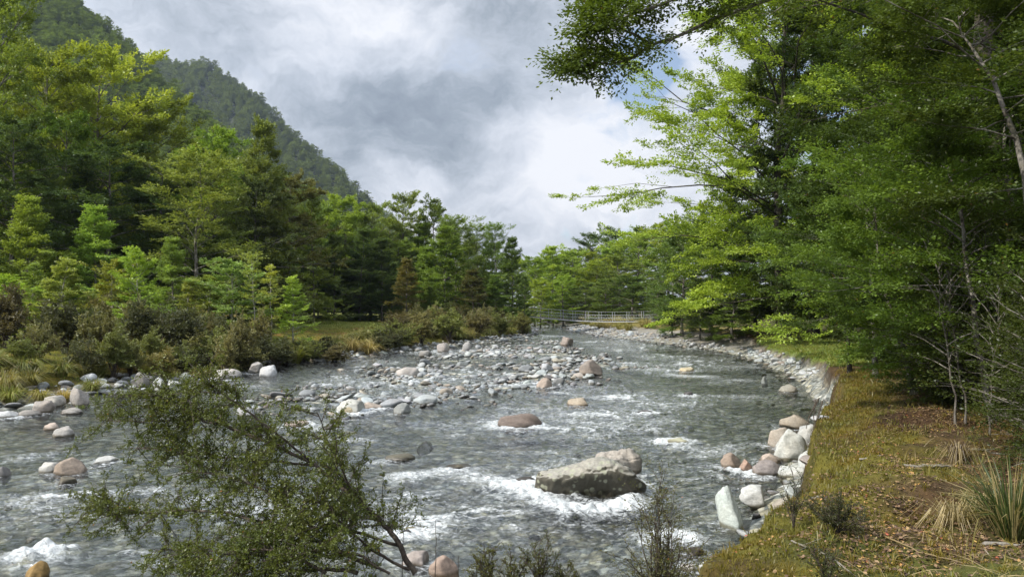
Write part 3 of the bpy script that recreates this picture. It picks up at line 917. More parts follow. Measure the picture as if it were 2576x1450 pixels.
# ------------------------------------------------------------------ the river: waves and foam as real relief
def build_water():
    d0, d1, n = 4.0, 190.0, 760
    dd = 1 / np.linspace(1 / d0, 1 / d1, n)
    u = np.linspace(-0.86, 0.86, 1150)
    Dd, U = np.meshgrid(dd, u, indexing='ij')
    x, y = Dd * U, Dd.copy()
    a = R(-8)
    fx, fy = x * math.cos(a) - y * math.sin(a), x * math.sin(a) + y * math.cos(a)
    sd, right = river_sd(x, y)
    rapid = smooth(fbm(x * 0.16 + 4, y * 0.13, 3) * 1.2 + 0.45)
    calm = np.exp(-((x + 11) / 5) ** 2 - ((y - 17) / 3.0) ** 2)
    calm = np.maximum(calm, smooth((0.7 + sd) / 0.7) * 0.6)
    amp = (0.5 + 0.6 * rapid) * (1 - 0.8 * calm) * smooth(-sd / 0.5 + 0.3)
    warp = 0.35 * perlin(fx * 0.7, fy * 0.7)
    p1 = perlin(fx * 0.55 + warp, fy * 1.05 + warp)
    p2 = perlin(fx * 1.25 + warp * 2 + 9, fy * 2.3 + 5)
    p3 = perlin(fx * 2.8 + 3, fy * 4.6 + warp * 3)
    p4 = perlin(fx * 6.5, fy * 9.0 + 2)
    h = 0.050 * p1 + 0.042 * (0.5 - np.abs(p2)) * 1.3 + 0.022 * (0.5 - np.abs(p3)) + 0.008 * p4
    h = h * amp * 1.5
    foam = np.zeros_like(x)
    crest = np.clip((0.5 - np.abs(p2)) * 2 - 0.55, 0, 1) * rapid * (0.5 + p1)
    foam += 1.0 * np.clip(crest, 0, 1) * amp + (0.24 + 0.17 * rapid) * (1 - calm)

    def white(dx, dy, w, hgt, k, up=0.05, slope=0.0):
        """broken water round a photo point; w and hgt in photo pixels"""
        nonlocal foam, h
        c = at_z(dx, dy)
        e = at_z(dx, dy + hgt)
        b = at_z(dx, dy - hgt)
        sx, sy = w / FPX * c[1], abs(b[1] - e[1]) / 2
        q = ((x - c[0]) / sx) ** 2 + ((y - c[1] - slope * (x - c[0])) / sy) ** 2
        g = np.exp(-q)
        foam += 0.68 * k * g
        h += up * g * (0.6 + 0.8 * np.abs(p3) + 0.5 * p4)
    for s in ((1010, 1205, 60, 14, .75), (1120, 1192, 70, 13, .75, .06, .3), (1200, 1208, 60, 9, .6), (1330, 1240, 50, 16, .7), (1260, 1222, 45, 8, .6), (1390, 1278, 60, 10, .5), (1470, 1292, 70, 11, .75), (1560, 1275, 55, 13, .85, .08),
              (1590, 1262, 24, 12, .7, .08), (1690, 1352, 90, 16, .85, .05), (1740, 1365, 40, 16, .8), (1650, 1372, 40, 12, .6), (60, 1418, 90, 18, .85, .1), (120, 1400, 60, 14, .7, .1), (30, 1330, 10, 5, .3), (170, 1395, 30, 20, .6),
              (1670, 1112, 40, 7, .8), (1715, 1128, 36, 7, .6), (1800, 1140, 55, 8, .6), (1760, 1152, 40, 6, .4), (1840, 1130, 30, 5, .4), (1760, 948, 60, 5, .65), (1860, 958, 60, 5, .45), (1690, 945, 30, 4, .5), (1800, 965, 70, 4, .35),
              (1380, 1140, 50, 6, .45), (1400, 1195, 20, 4, .4), (900, 1110, 60, 8, .55), (820, 1115, 50, 8, .5), (700, 1130, 60, 8, .5), (560, 1150, 60, 8, .5), (80, 1150, 70, 6, .5), (170, 1140, 60, 6, .4), (40, 1160, 50, 6, .45),
              (120, 1255, 90, 8, .6), (260, 1245, 80, 6, .5), (60, 1270, 60, 6, .45), (400, 1240, 60, 10, .5), (520, 1260, 80, 14, .6), (640, 1290, 90, 14, .6), (220, 1305, 70, 6, .4), (420, 1420, 100, 14, .6), (330, 1395, 50, 10, .45),
              (1500, 1100, 40, 4, .3), (1620, 1085, 50, 5, .35), (1690, 1060, 60, 4, .3), (1560, 1010, 40, 3, .35), (1600, 960, 40, 3, .3), (1750, 1020, 60, 3, .3), (1880, 1000, 60, 3, .3), (1480, 1050, 60, 4, .3), (1240, 1140, 60, 6, .4), (1150, 1100, 60, 5, .35),
              (950, 1165, 50, 6, .5), (1350, 1180, 40, 5, .4), (1270, 1120, 40, 4, .3), (1420, 1160, 40, 5, .3), (1380, 845, 60, 2, .3), (1500, 868, 60, 2, .3), (620, 975, 50, 4, .35), (760, 1000, 50, 3, .3), (1850, 925, 60, 3, .3), (1660, 930, 40, 3, .3)):
        white(*s)
    for a0, b0, w in ROCKS:            # a pillow and a collar of foam round each rock
        q = np.hypot(x - a0, (y - b0 + 0.12 * w) * 1.05)
        g = np.exp(-((q - w * 0.95) / (0.16 + 0.14 * w)) ** 2)
        foam += 0.30 * g * (0.4 + rapid * 0.9)
        h += 0.015 * g
    sh = np.exp(-((sd + 0.15) / 0.35) ** 2) * np.clip(p2 + 0.2, 0, 1)
    foam = np.clip(foam + 0.15 * sh, 0, 1.0) * smooth(-sd / 0.3 + 0.6)
    h += foam * 0.03 * (perlin(x * 7, y * 7) + 0.6 * perlin(x * 15, y * 15))
    i = np.arange(n - 1)[:, None] * len(u) + np.arange(len(u) - 1)[None]
    i = i[(sd[:-1, :-1] < 1.2) | (sd[1:, 1:] < 1.2)]
    q = np.stack([i, i + 1, i + len(u) + 1, i + len(u)], -1).reshape(-1, 4)
    used = np.unique(q)
    remap = np.zeros(x.size, np.int64)
    remap[used] = np.arange(len(used))
    V = np.stack([x, y, h], -1).reshape(-1, 3)[used]
    me = make_mesh('river', V, remap[q], None, True, {'foam': foam.ravel()[used]}, None, [water_material()])
    tag(link('river', me), kind='structure')


build_water()
#@@PLANTS
# ------------------------------------------------------------------ how trees, shrubs and tussocks grow
def norm(v):
    v = np.asarray(v, float)
    return v / (np.linalg.norm(v, axis=-1, keepdims=True) + 1e-9)


def sprays_to_leaves(mb, r, P, D, Ln, n, leaf, lw, flat=0.22, spread=0.38, droop=0.0):
    """flat fans of small leaves along every twig"""
    P, D, Ln = np.asarray(P), norm(np.asarray(D)), np.asarray(Ln)
    k = len(P)
    P, D, Ln = np.repeat(P, n, 0), np.repeat(D, n, 0), np.repeat(Ln, n)
    N = len(P)
    t = r.random(N) ** 0.8
    side = norm(np.cross(D, np.array([0, 0, 1.0]) + r.normal(0, 0.12, (N, 3))))
    sg = r.choice([-1.0, 1.0], N)
    off = r.random(N) * spread * Ln * (1.15 - 0.75 * t)
    pos = P + D * (Ln * t)[:, None] + side * (sg * off)[:, None]
    pos[:, 2] += r.normal(0, 0.05, N) * Ln - droop * Ln * t * t
    ax = D * 0.8 + side * (sg * 0.75)[:, None] + r.normal(0, 0.35, (N, 3))
    nm = np.array([0, 0, 1.0]) + r.normal(0, flat + 0.2, (N, 3))
    mb.leaves(pos, ax, nm, leaf * r.uniform(0.65, 1.3, N), leaf * lw * r.uniform(0.8, 1.2, N), np.clip(np.repeat(r.random(k), n) * 0.45 + r.random(N) * 0.55, 0, 0.95) + (r.random(N) < 0.004) * 0.5)


PROF = {
    'dome': lambda t: np.where(t < 0.35, 0.62 + 0.38 * (t / 0.35), np.sqrt(np.clip(1 - ((t - 0.35) / 0.68) ** 2, 0, 1))),
    'cone': lambda t: np.where(t < 0.12, 0.75 + 0.25 * t / 0.12, (1 - (t - 0.12) / 0.9) ** 0.85),
    'column': lambda t: np.where(t < 0.2, 0.6 + 2 * t, np.sqrt(np.clip(1 - ((t - 0.2) / 0.82) ** 3, 0, 1))),
    'flag': lambda t: 0.55 + 0.45 * np.sin(np.clip(t, 0, 1) * 2.6),
}


def tree_mesh(name, seed, H=15.0, Rc=4.5, base=0.1, prof='dome', limbs=38, subs=5, sprays=5, leaves=24, leaf=0.17, lw=0.55, elev=(-4, 52), tr=0.2, wander=0.25,
              bark=None, leafm=None, sub_len=0.42, spray_len=0.85, rough=0.3, path=None, extra=(), side=None, droop=0.06, bare=0.0, limb_r=0.26):
    """a tapered trunk with limbs that fork and carry flat sprays of leaves. SIDE: (azimuth, power) makes the crown reach further that way; EXTRA: more limbs given as point lists"""
    r = np.random.default_rng(seed)
    T, C = MB(), MB()
    nt = 12
    zz = np.linspace(0, 1, nt)
    if path is None:
        w = np.cumsum(r.normal(0, wander / nt, (nt, 2)) * H * 0.25, 0)
        w -= w[0]
        pth = np.stack([w[:, 0], w[:, 1], zz * H * 0.97], 1)
    else:
        path = np.asarray(path, float)
        s = np.linspace(0, len(path) - 1, nt)
        pth = np.stack([np.interp(s, np.arange(len(path)), path[:, k]) for k in range(3)], 1)
        pth[1:-1] += r.normal(0, wander * 0.06, (nt - 2, 3))
    rad = tr * (1 - zz * 0.9) ** 0.9
    rad[0] *= 1.35
    T.tube(pth, rad, 8)
    P, D, L = [], [], []

    def limb(pts, rads, lsub, ls, n_sub, n_spr, leader=False):
        T.tube(pts, rads, 5)
        tg = norm(np.gradient(pts, axis=0))
        m = len(pts)
        for j in range(n_sub):
            s = r.uniform(0.22, 1.0) if j < n_sub - 1 else 1.0
            a = s * (m - 1)
            i0 = min(int(a), m - 2)
            p = pts[i0] + (pts[i0 + 1] - pts[i0]) * (a - i0)
            d = tg[i0]
            sd = norm(np.cross(d, [0, 0, 1.0]) + r.normal(0, 0.15, 3)) * (1 if j % 2 else -1)
            q = norm(d * r.uniform(0.5, 1.0) + sd * r.uniform(0.35, 1.0) * (s < 0.999) + np.array([0, 0, r.normal(0.10, 0.2)]))
            l2 = lsub * (1.15 - 0.55 * s) * r.uniform(0.6, 1.2)
            pp = np.stack([p, p + q * l2 * 0.5 + r.normal(0, 0.04, 3) * l2, p + q * l2 + np.array([0, 0, -0.05 * l2])])
            T.tube(pp, [rads[i0] * 0.45, rads[i0] * 0.3, rads[i0] * 0.12], 3)
            if r.random() < bare:
                continue
            for k in range(n_spr):
                u = r.uniform(0.15, 1.0)
                b = pp[0] + (pp[2] - pp[0]) * u
                sg = 1 if k % 2 else -1
                dd = norm(q * r.uniform(0.5, 1.0) + norm(np.cross(q, [0, 0, 1.0])) * sg * r.uniform(0.2, 0.9) + np.array([0, 0, r.normal(0.05, 0.16)]))
                P.append(b)
                D.append(dd)
                L.append(ls * r.uniform(0.55, 1.25) * (1.15 - 0.4 * u))
    lob = r.uniform(0, 6.28, 3)
    for i in range(limbs):
        t = (i + r.uniform(0.1, 0.9)) / limbs
        h = base + (1 - base) * t
        az = i * 2.39996 + r.normal(0, 0.3)
        a = h * (nt - 1)
        i0 = min(int(a), nt - 2)
        p = pth[i0] + (pth[i0 + 1] - pth[i0]) * (a - i0)
        ln = Rc * float(PROF[prof](np.array(t))) * (1 + 0.2 * math.sin(2 * az + lob[0]) + 0.15 * math.sin(3 * az + lob[1] + t * 5)) * r.uniform(1 - rough * 1.3, 1 + rough * 0.5)
        if side is not None:
            ln *= 1 + side[1] * math.cos(az - side[0])
        ln = max(ln, Rc * 0.07)
        el = R(elev[0] + (elev[1] - elev[0]) * t ** 1.2 + r.normal(0, 9))
        m = 6
        pts = [p]
        aa = az
        for k in range(m - 1):
            aa += r.normal(0, 0.16)
            e2 = el + R(14) * (k / m - 0.5) * -1.2 + r.normal(0, 0.1)
            pts.append(pts[-1] + np.array([math.cos(aa) * math.cos(e2), math.sin(aa) * math.cos(e2), math.sin(e2)]) * ln / (m - 1))
        r0 = max(0.012, min(rad[i0] * 0.55, tr * limb_r * (ln / Rc + 0.25)))
        limb(np.array(pts), np.linspace(r0, r0 * 0.25, m), ln * sub_len + 0.25 * spray_len, spray_len, subs if ln > Rc * 0.3 else max(2, subs - 2), sprays)
    for pts, r0, n_sub, lsub in extra:
        pts = np.asarray(pts, float)
        s = np.linspace(0, len(pts) - 1, 3 * len(pts))
        q = np.stack([np.interp(s, np.arange(len(pts)), pts[:, k]) for k in range(3)], 1)
        q[1:] += r.normal(0, r0 * 0.45, (len(q) - 1, 3))
        limb(q, np.linspace(r0, r0 * 0.2, len(q)), lsub, spray_len, n_sub, sprays)
    P.append(pth[-1] - np.array([0, 0, spray_len * .3]))
    D.append(np.array([0.1, 0.1, 1.0]))
    L.append(spray_len)
    sprays_to_leaves(C, r, P, D, L, leaves, leaf, lw, droop=droop)
    return T.mesh(name + '_trunk', bark or M_BARK, True), C.mesh(name + '_crown', leafm or M_LEAF)


def shrub_mesh(name, seed, h=1.6, w=1.0, stems=16, leaves=26, leaf=0.05, lw=0.5, leafm=None, bark=None, open_=0.35):
    r = np.random.default_rng(seed)
    T, C = MB(), MB()
    P, D, L = [], [], []
    for i in range(stems):
        az = i * 2.4 + r.normal(0, 0.4)
        out = w * r.uniform(0.15, 1.0) * 0.8
        top = h * (1 - 0.45 * (out / w) ** 2) * r.uniform(0.7, 1.05)
        p0 = np.array([r.normal(0, 0.05), r.normal(0, 0.05), 0])
        p3 = np.array([math.cos(az) * out, math.sin(az) * out, top])
        s = np.linspace(0, 1, 6)[:, None]
        pts = p0 + (p3 - p0) * np.concatenate([s ** 1.3, s ** 1.3, s ** 0.85], 1) + r.normal(0, 0.035 * h, (6, 3)) * s
        r0 = 0.014 * h * r.uniform(0.6, 1.2)
        T.tube(pts, np.linspace(r0, r0 * 0.3, 6), 4)
        for k in range(7):
            u = r.uniform(open_, 1.0)
            a = u * 5
            i0 = min(int(a), 4)
            p = pts[i0] + (pts[i0 + 1] - pts[i0]) * (a - i0)
            q = norm(norm(pts[i0 + 1] - pts[i0]) * 0.6 + r.normal(0, 0.6, 3) + np.array([0, 0, 0.35]))
            l2 = 0.26 * h * r.uniform(0.6, 1.2)
            T.tube(np.stack([p, p + q * l2 * .5 + r.normal(0, .02, 3), p + q * l2]), [r0 * .45, r0 * .3, r0 * .15], 3)
            for m in range(4):
                v = r.uniform(0.1, 1)
                P.append(p + q * l2 * v)
                D.append(norm(q + r.normal(0, 0.6, 3) + np.array([0, 0, 0.25])))
                L.append(0.15 * h * r.uniform(0.5, 1.2))
    sprays_to_leaves(C, r, P, D, L, leaves, leaf, lw, flat=0.6, spread=0.3)
    return T.mesh(name + '_stems', bark or M_TWIG, True), C.mesh(name + '_foliage', leafm or M_SHRUB)


def tussock_mesh(name, seed, n=260, L=0.9, width=0.012, stiff=0.5, dead=0.25):
    r = np.random.default_rng(seed)
    M = MB()
    az = r.uniform(0, 2 * np.pi, n)
    out = np.stack([np.cos(az), np.sin(az), np.zeros(n)], 1)
    ln = L * r.uniform(0.5, 1.1, n)
    root = out * (r.random(n) ** 0.7 * 0.16 * L)[:, None]
    lean = r.uniform(0.15, 1.0, n)
    mid = root + out * (ln * lean * 0.42)[:, None] + np.array([0, 0, 1.0]) * (ln * (0.62 - 0.18 * lean))[:, None]
    tip = root + out * (ln * lean * 0.95)[:, None] + np.array([0, 0, 1.0]) * (ln * (0.95 * stiff + 0.45 - 0.95 * lean * (1.15 - stiff * .6)))[:, None]
    tip[:, 2] = np.maximum(tip[:, 2], -0.12)
    tint = np.where(r.random(n) < dead, 0.98, r.random(n) * 0.9)
    M.blades(root, mid, tip, width * r.uniform(0.7, 1.3, n), tint)
    return M.mesh(name, M_GRASS)


# ------------------------------------------------------------------ mountains and the forest that clothes them
def mountain(name, crest, foot, seed, rough, label):
    r = np.random.default_rng(seed)
    crest = np.array([at_d(*c) for c in crest])
    crest[:, 2] -= 5.5
    foot = np.asarray(foot, float)
    nu, nv = 150, 90
    s = np.linspace(0, 1, nu)
    cl = np.concatenate([[0], np.cumsum(np.linalg.norm(np.diff(crest, axis=0), axis=1))])
    cl /= cl[-1]
    c = np.stack([np.interp(s, cl, crest[:, k]) for k in range(3)], 1)
    f = np.stack([np.interp(s, np.linspace(0, 1, len(foot)), foot[:, k]) for k in range(3)], 1)
    v = np.linspace(-0.35, 1, nv)[:, None, None]
    g = np.clip(v, 0, 1)
    pts = c[None] * (1 - g) + f[None] * g
    pts[..., 2] -= 0.16 * (c[None, :, 2] - f[None, :, 2]) * np.sin(g[..., 0] * np.pi)
    back = np.clip(-v, 0, 1)
    pts = pts + back * np.array([-0.15, 1.0, 0.0]) * 260
    pts[..., 2] -= back[..., 0] * 190
    gul = fbm(s[None] * 9 + 0.7 * g[..., 0] + seed, g[..., 0] * 2.2 + 3, 4) * np.sin(np.clip(g[..., 0] * 1.1, 0, 1) * np.pi)
    pts[..., 2] += rough * gul
    pts[..., 2] = np.maximum(pts[..., 2], -0.5)
    i = np.arange(nv - 1)[:, None] * nu + np.arange(nu - 1)[None]
    q = np.stack([i, i + nu, i + nu + 1, i + 1], -1).reshape(-1, 4)
    me = make_mesh(name, pts, q, None, True, mats=[plain_material(name + '_soil', (0.030, 0.036, 0.016), 1.0)])
    tag(link(name, me), kind='structure')
    return pts


def forest_on(name, pts, spacing, size, seed, protos, label, colour, vmax=1.0):
    """one mass of forest: crowns standing on points of the slope"""
    r = np.random.default_rng(seed)
    nv, nu, _ = pts.shape
    a, b, c = pts[:-1, :-1], pts[1:, :-1], pts[:-1, 1:]
    area = np.linalg.norm(np.cross(b - a, c - a), axis=-1)
    ok = np.ones_like(area)
    ok[: int(nv * 0.22)] = 0
    w = (area * ok).ravel()
    n = int(w.sum() / spacing ** 2)
    idx = r.choice(len(w), n, p=w / w.sum())
    iu, iv = idx % (nu - 1), idx // (nu - 1)
    fu, fv = r.random((2, n, 1))
    p = pts[iv, iu] * (1 - fu) * (1 - fv) + pts[iv, iu + 1] * fu * (1 - fv) + pts[iv + 1, iu] * (1 - fu) * fv + pts[iv + 1, iu + 1] * fu * fv
    # only slopes that could be seen from about the river
    keep = (np.abs(p[:, 0]) < p[:, 1] * 1.05 + 60)
    p = p[keep]
    n = len(p)
    me = bpy.data.meshes.new(name)
    me.vertices.add(n)
    me.vertices.foreach_set('co', p.astype(np.float32).ravel())
    for k, typ, vals in (('pick', 'INT', r.integers(0, len(protos), n)), ('size', 'FLOAT', size * np.exp(r.normal(0, 0.22, n))), ('turn', 'FLOAT', r.uniform(0, 6.28, n))):
        at = me.attributes.new(k, typ, 'POINT')
        at.data.foreach_set('value', vals.astype(np.int32 if typ == 'INT' else np.float32))
    o = link(name, me)
    o.color = (*colour, 1)
    tag(o, label, 'forest', kind='stuff')
    g = bpy.data.node_groups.new(name, 'GeometryNodeTree')
    g.interface.new_socket('Geometry', in_out='INPUT', socket_type='NodeSocketGeometry')
    g.interface.new_socket('Geometry', in_out='OUTPUT', socket_type='NodeSocketGeometry')
    N, Lk = g.nodes, g.links
    gi, go = N.new('NodeGroupInput'), N.new('NodeGroupOutput')
    join = N.new('GeometryNodeJoinGeometry')
    iop = N.new('GeometryNodeInstanceOnPoints')

    def attr(nm, typ):
        a = N.new('GeometryNodeInputNamedAttribute')
        a.data_type = typ
        a.inputs['Name'].default_value = nm
        return [x for x in a.outputs if x.enabled][0]
    rot = N.new('ShaderNodeCombineXYZ')
    pick, sz, tu = attr('pick', 'INT'), attr('size', 'FLOAT'), attr('turn', 'FLOAT')
    Lk.new(tu, rot.inputs[2])
    for k, pr in enumerate(protos):
        oi = N.new('GeometryNodeObjectInfo')
        oi.inputs['Object'].default_value = pr
        oi.inputs['As Instance'].default_value = True
        cmp_ = N.new('FunctionNodeCompare')
        cmp_.data_type = 'INT'
        cmp_.operation = 'EQUAL'
        ins = [x for x in cmp_.inputs if x.enabled]
        Lk.new(pick, ins[0])
        ins[1].default_value = k
        iop = N.new('GeometryNodeInstanceOnPoints')
        Lk.new(gi.outputs[0], iop.inputs['Points'])
        Lk.new(oi.outputs['Geometry'], iop.inputs['Instance'])
        Lk.new([x for x in cmp_.outputs if x.enabled][0], iop.inputs['Selection'])
        Lk.new(rot.outputs[0], iop.inputs['Rotation'])
        Lk.new(sz, iop.inputs['Scale'])
        Lk.new(iop.outputs[0], join.inputs[0])
    Lk.new(join.outputs[0], go.inputs[0])
    md = o.modifiers.new('forest', 'NODES')
    md.node_group = g
    print(name, n)


# ------------------------------------------------------------------ tree kinds
KIND = {}


def kind(name, **kw):
    T, C = tree_mesh(name, **kw)
    v = np.empty(len(C.vertices) * 3, np.float32)
    C.vertices.foreach_get('co', v)
    v = v.reshape(-1, 3)
    KIND[name] = (T, C, float(np.percentile(v[:, 2], 99.9)), float(np.percentile(np.hypot(v[:, 0], v[:, 1]), 94)))


kind('dome_a', seed=1, H=15, Rc=4.4, base=.12, prof='dome', limbs=46, subs=5, sprays=5, leaves=44, leaf=.2, spray_len=1.05, tr=.22, elev=(-4, 50))
kind('dome_b', seed=2, H=15, Rc=4.4, base=.10, prof='dome', limbs=42, subs=6, sprays=5, leaves=42, leaf=.2, spray_len=1.05, tr=.24, elev=(-2, 42), rough=.42, bare=.04)
kind('layer', seed=3, H=15, Rc=4.4, base=.10, prof='column', limbs=38, subs=6, sprays=6, leaves=44, leaf=.2, spray_len=1.1, tr=.24, elev=(-8, 24), rough=.42, sub_len=.5, bare=.05)
kind('cone_a', seed=4, H=13, Rc=3.4, base=.03, prof='cone', limbs=60, subs=5, sprays=4, leaves=44, leaf=.17, spray_len=.95, tr=.16, elev=(-4, 44), rough=.25)
kind('cone_b', seed=5, H=13, Rc=3.6, base=.04, prof='cone', limbs=52, subs=5, sprays=5, leaves=40, leaf=.17, spray_len=.95, tr=.16, elev=(6, 58), rough=.36)
kind('airy', seed=6, H=14, Rc=3.6, base=.10, prof='column', limbs=44, subs=5, sprays=4, leaves=38, leaf=.15, spray_len=.95, tr=.14, elev=(14, 60), rough=.36, bark=M_BARK, limb_r=.2)
kind('sapling_a', seed=7, H=5.5, Rc=1.3, base=.14, prof='cone', limbs=40, subs=4, sprays=4, leaves=30, leaf=.095, tr=.05, elev=(12, 55), rough=.45, bark=M_PALE, spray_len=.38, bare=.05)
kind('sapling_b', seed=8, H=5.5, Rc=1.4, base=.1, prof='column', limbs=42, subs=4, sprays=4, leaves=32, leaf=.095, tr=.05, elev=(10, 50), rough=.5, bark=M_PALE, spray_len=.42)
kind('slender', seed=9, H=5.5, Rc=0.9, base=.2, prof='cone', limbs=30, subs=3, sprays=3, leaves=26, leaf=.09, tr=.04, elev=(10, 50), rough=.5, bark=M_PALE, spray_len=.36, bare=.1)

_C = ((0.070, 0.115, 0.020), (0.102, 0.146, 0.026), (0.075, 0.098, 0.024), (0.030, 0.050, 0.017), (0.105, 0.088, 0.028), (0.075, 0.120, 0.045), (0.115, 0.145, 0.022))
GREEN, LIME, OLIVE, DARKG, BROWNG, BLUEG, YELG = _C
NTREE = [0]
LIFT = 2.5


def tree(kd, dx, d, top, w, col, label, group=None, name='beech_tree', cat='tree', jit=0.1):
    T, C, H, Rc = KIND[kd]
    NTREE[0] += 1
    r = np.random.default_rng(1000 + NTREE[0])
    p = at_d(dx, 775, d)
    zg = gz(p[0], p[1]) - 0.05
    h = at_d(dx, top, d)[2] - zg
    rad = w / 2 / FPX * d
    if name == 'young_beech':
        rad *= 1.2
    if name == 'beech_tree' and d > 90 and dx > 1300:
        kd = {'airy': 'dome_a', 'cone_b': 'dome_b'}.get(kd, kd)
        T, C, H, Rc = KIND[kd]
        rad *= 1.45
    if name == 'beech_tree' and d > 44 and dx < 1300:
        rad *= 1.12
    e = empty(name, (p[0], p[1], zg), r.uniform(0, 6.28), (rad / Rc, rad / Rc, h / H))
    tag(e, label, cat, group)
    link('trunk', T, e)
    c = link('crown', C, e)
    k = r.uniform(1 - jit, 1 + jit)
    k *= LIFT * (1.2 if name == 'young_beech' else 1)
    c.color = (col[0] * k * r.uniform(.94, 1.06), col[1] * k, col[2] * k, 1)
    return c


# ------------------------------------------------------------------ left bank: young trees in front
tree('sapling_a', 155, 33, 648, 135, (0.112, 0.128, 0.035), 'yellowish young beech with bare forked pale trunk, second from the picture edge', name='young_beech')
tree('sapling_b', 285, 36, 652, 110, (0.10, 0.115, 0.025), 'olive young beech just before the bright white-stemmed one', name='young_beech')
tree('sapling_b', 352, 33, 622, 120, LIME, 'bright lime young beech on a thin white trunk', name='young_beech')
tree('cone_b', 432, 40, 596, 120, (0.085, 0.115, 0.028), 'grey-green pointed young beech behind the lime one', name='young_beech')
tree('sapling_b', 590, 38, 650, 150, (0.080, 0.112, 0.040), 'bushy bluish-green young beech', name='young_beech')
tree('slender', 640, 37, 634, 60, (0.10, 0.12, 0.03), 'slender pale-stemmed beech touching the bushy bluish-green one', name='young_beech')
tree('slender', 684, 40, 664, 64, (0.10, 0.115, 0.03), 'thin see-through beech between the slender and the small bright one', name='young_beech')
tree('sapling_a', 737, 38, 694, 92, (0.108, 0.142, 0.032), 'small bright green beech standing alone before the grass terrace', name='young_beech')
tree('cone_b', 236, 44, 515, 175, (0.098, 0.138, 0.030), 'bright fresh-green conical beech before the dark spreading tree', name='young_beech')
tree('cone_b', 66, 42, 492, 170, (0.095, 0.130, 0.025), 'green feathery beech low at the side of the picture', name='young_beech')
tree('sapling_b', 20, 34, 690, 130, (0.12, 0.165, 0.025), 'low bright green young beech at the picture edge', name='young_beech')
tree('sapling_a', 80, 37, 660, 90, OLIVE, 'dull olive young beech with grey bare twigs by the picture edge', name='young_beech')
tree('sapling_b', 520, 42, 690, 120, OLIVE, 'dull olive young beech below the tall pale conical tree', name='young_beech')
tree('sapling_a', 470, 37, 700, 90, (0.085, 0.10, 0.028), 'short brownish-olive beech behind the dark shrub', name='young_beech')
tree('cone_a', 180, 42, 640, 110, (0.07, 0.10, 0.02), 'mid-green young beech filling the gap behind the yellowish one', name='young_beech')
tree('cone_b', 330, 43, 660, 110, (0.05, 0.075, 0.02), 'dark young beech in the gap behind the lime one', name='young_beech')
# big trees of the left side
tree('airy', 485, 47, 372, 285, (0.083, 0.108, 0.030), 'tall pale olive conical beech with see-through crown')
tree('layer', 262, 50, 360, 320, DARKG, 'broad almost black-green layered tree behind the young beeches')
tree('dome_a', -30, 48, -110, 260, (0.085, 0.115, 0.02), 'tallest beech, rising out of the picture top at the edge')
tree('layer', 20, 46, 300, 250, (0.045, 0.065, 0.02), 'dark shady beech with bare grey limbs at the picture edge')
tree('dome_b', 100, 56, 98, 260, (0.105, 0.135, 0.022), 'yellow-green beech crown next to the tallest one')
tree('dome_b', 235, 60, 118, 290, (0.115, 0.138, 0.024), 'yellowish broad crown with bare grey twigs at its top')
tree('dome_a', 370, 62, 232, 250, (0.088, 0.112, 0.022), 'olive rounded beech above the dark layered tree')
tree('dome_b', 150, 52, 270, 240, (0.075, 0.115, 0.02), 'fresh green beech below the two yellowish crowns')
tree('layer', 400, 54, 400, 220, (0.062, 0.080, 0.02), 'olive layered beech leaning out between the dark tree and the pale conical one')
tree('dome_b', 530, 60, 318, 200, LIME, 'bright lime tree behind the tall pale conical beech')
tree('cone_a', 668, 56, 296, 200, (0.062, 0.078, 0.022), 'steep pointed dark olive tree, tallest spire of the riverside')
tree('layer', 725, 60, 430, 170, (0.055, 0.058, 0.02), 'brownish dark tree leaning against the pointed spire')
tree('layer', 640, 54, 440, 170, (0.040, 0.050, 0.018), 'dark shaded tree at the foot of the pointed spire')
tree('cone_a', 790, 66, 470, 110, (0.085, 0.115, 0.022), 'narrow green tree behind the brownish dark one')
tree('dome_a', 865, 84, 482, 150, (0.085, 0.118, 0.022), 'first rounded crown of the distant forest edge')
tree('dome_b', 935, 88, 510, 110, (0.075, 0.105, 0.024), 'small crown in the dip of the distant forest edge')
tree('dome_b', 1015, 92, 486, 130, (0.085, 0.115, 0.026), 'highest domed crown of the distant forest edge')
tree('dome_a', 1090, 92, 497, 120, (0.070, 0.092, 0.022), 'second domed crown of the distant forest edge, darker')
tree('airy', 1150, 80, 540, 140, (0.080, 0.115, 0.026), 'tall light tree with thin white trunk above the point')
tree('cone_b', 1120, 76, 570, 150, (0.072, 0.105, 0.022), 'leafy green tree beside the brown cone')
tree('airy', 1205, 82, 560, 110, (0.078, 0.110, 0.026), 'light green tree with two pale stems near the point')
tree('airy', 1250, 80, 558, 90, (0.070, 0.105, 0.024), 'tufted spire-topped tree near the end of the point')
tree('cone_b', 1288, 80, 596, 96, (0.062, 0.095, 0.022), 'last tree on the point, its foot among the shrubs')
tree('cone_a', 1318, 77, 690, 64, (0.050, 0.078, 0.02), 'low green tree hanging over the water at the point')
tree('cone_a', 1022, 72, 648, 92, (0.085, 0.082, 0.027), 'rusty brown cone-shaped tree at the edge of the grass')
tree('cone_a', 1190, 74, 676, 110, (0.048, 0.050, 0.02), 'brownish dark cone-shaped tree between the light ones')
tree('cone_a', 1086, 73, 720, 70, (0.060, 0.085, 0.02), 'low green tree filling in beside the rusty cone')
tree('cone_b', 1245, 76, 690, 90, (0.058, 0.085, 0.02), 'dense green tree low on the point')
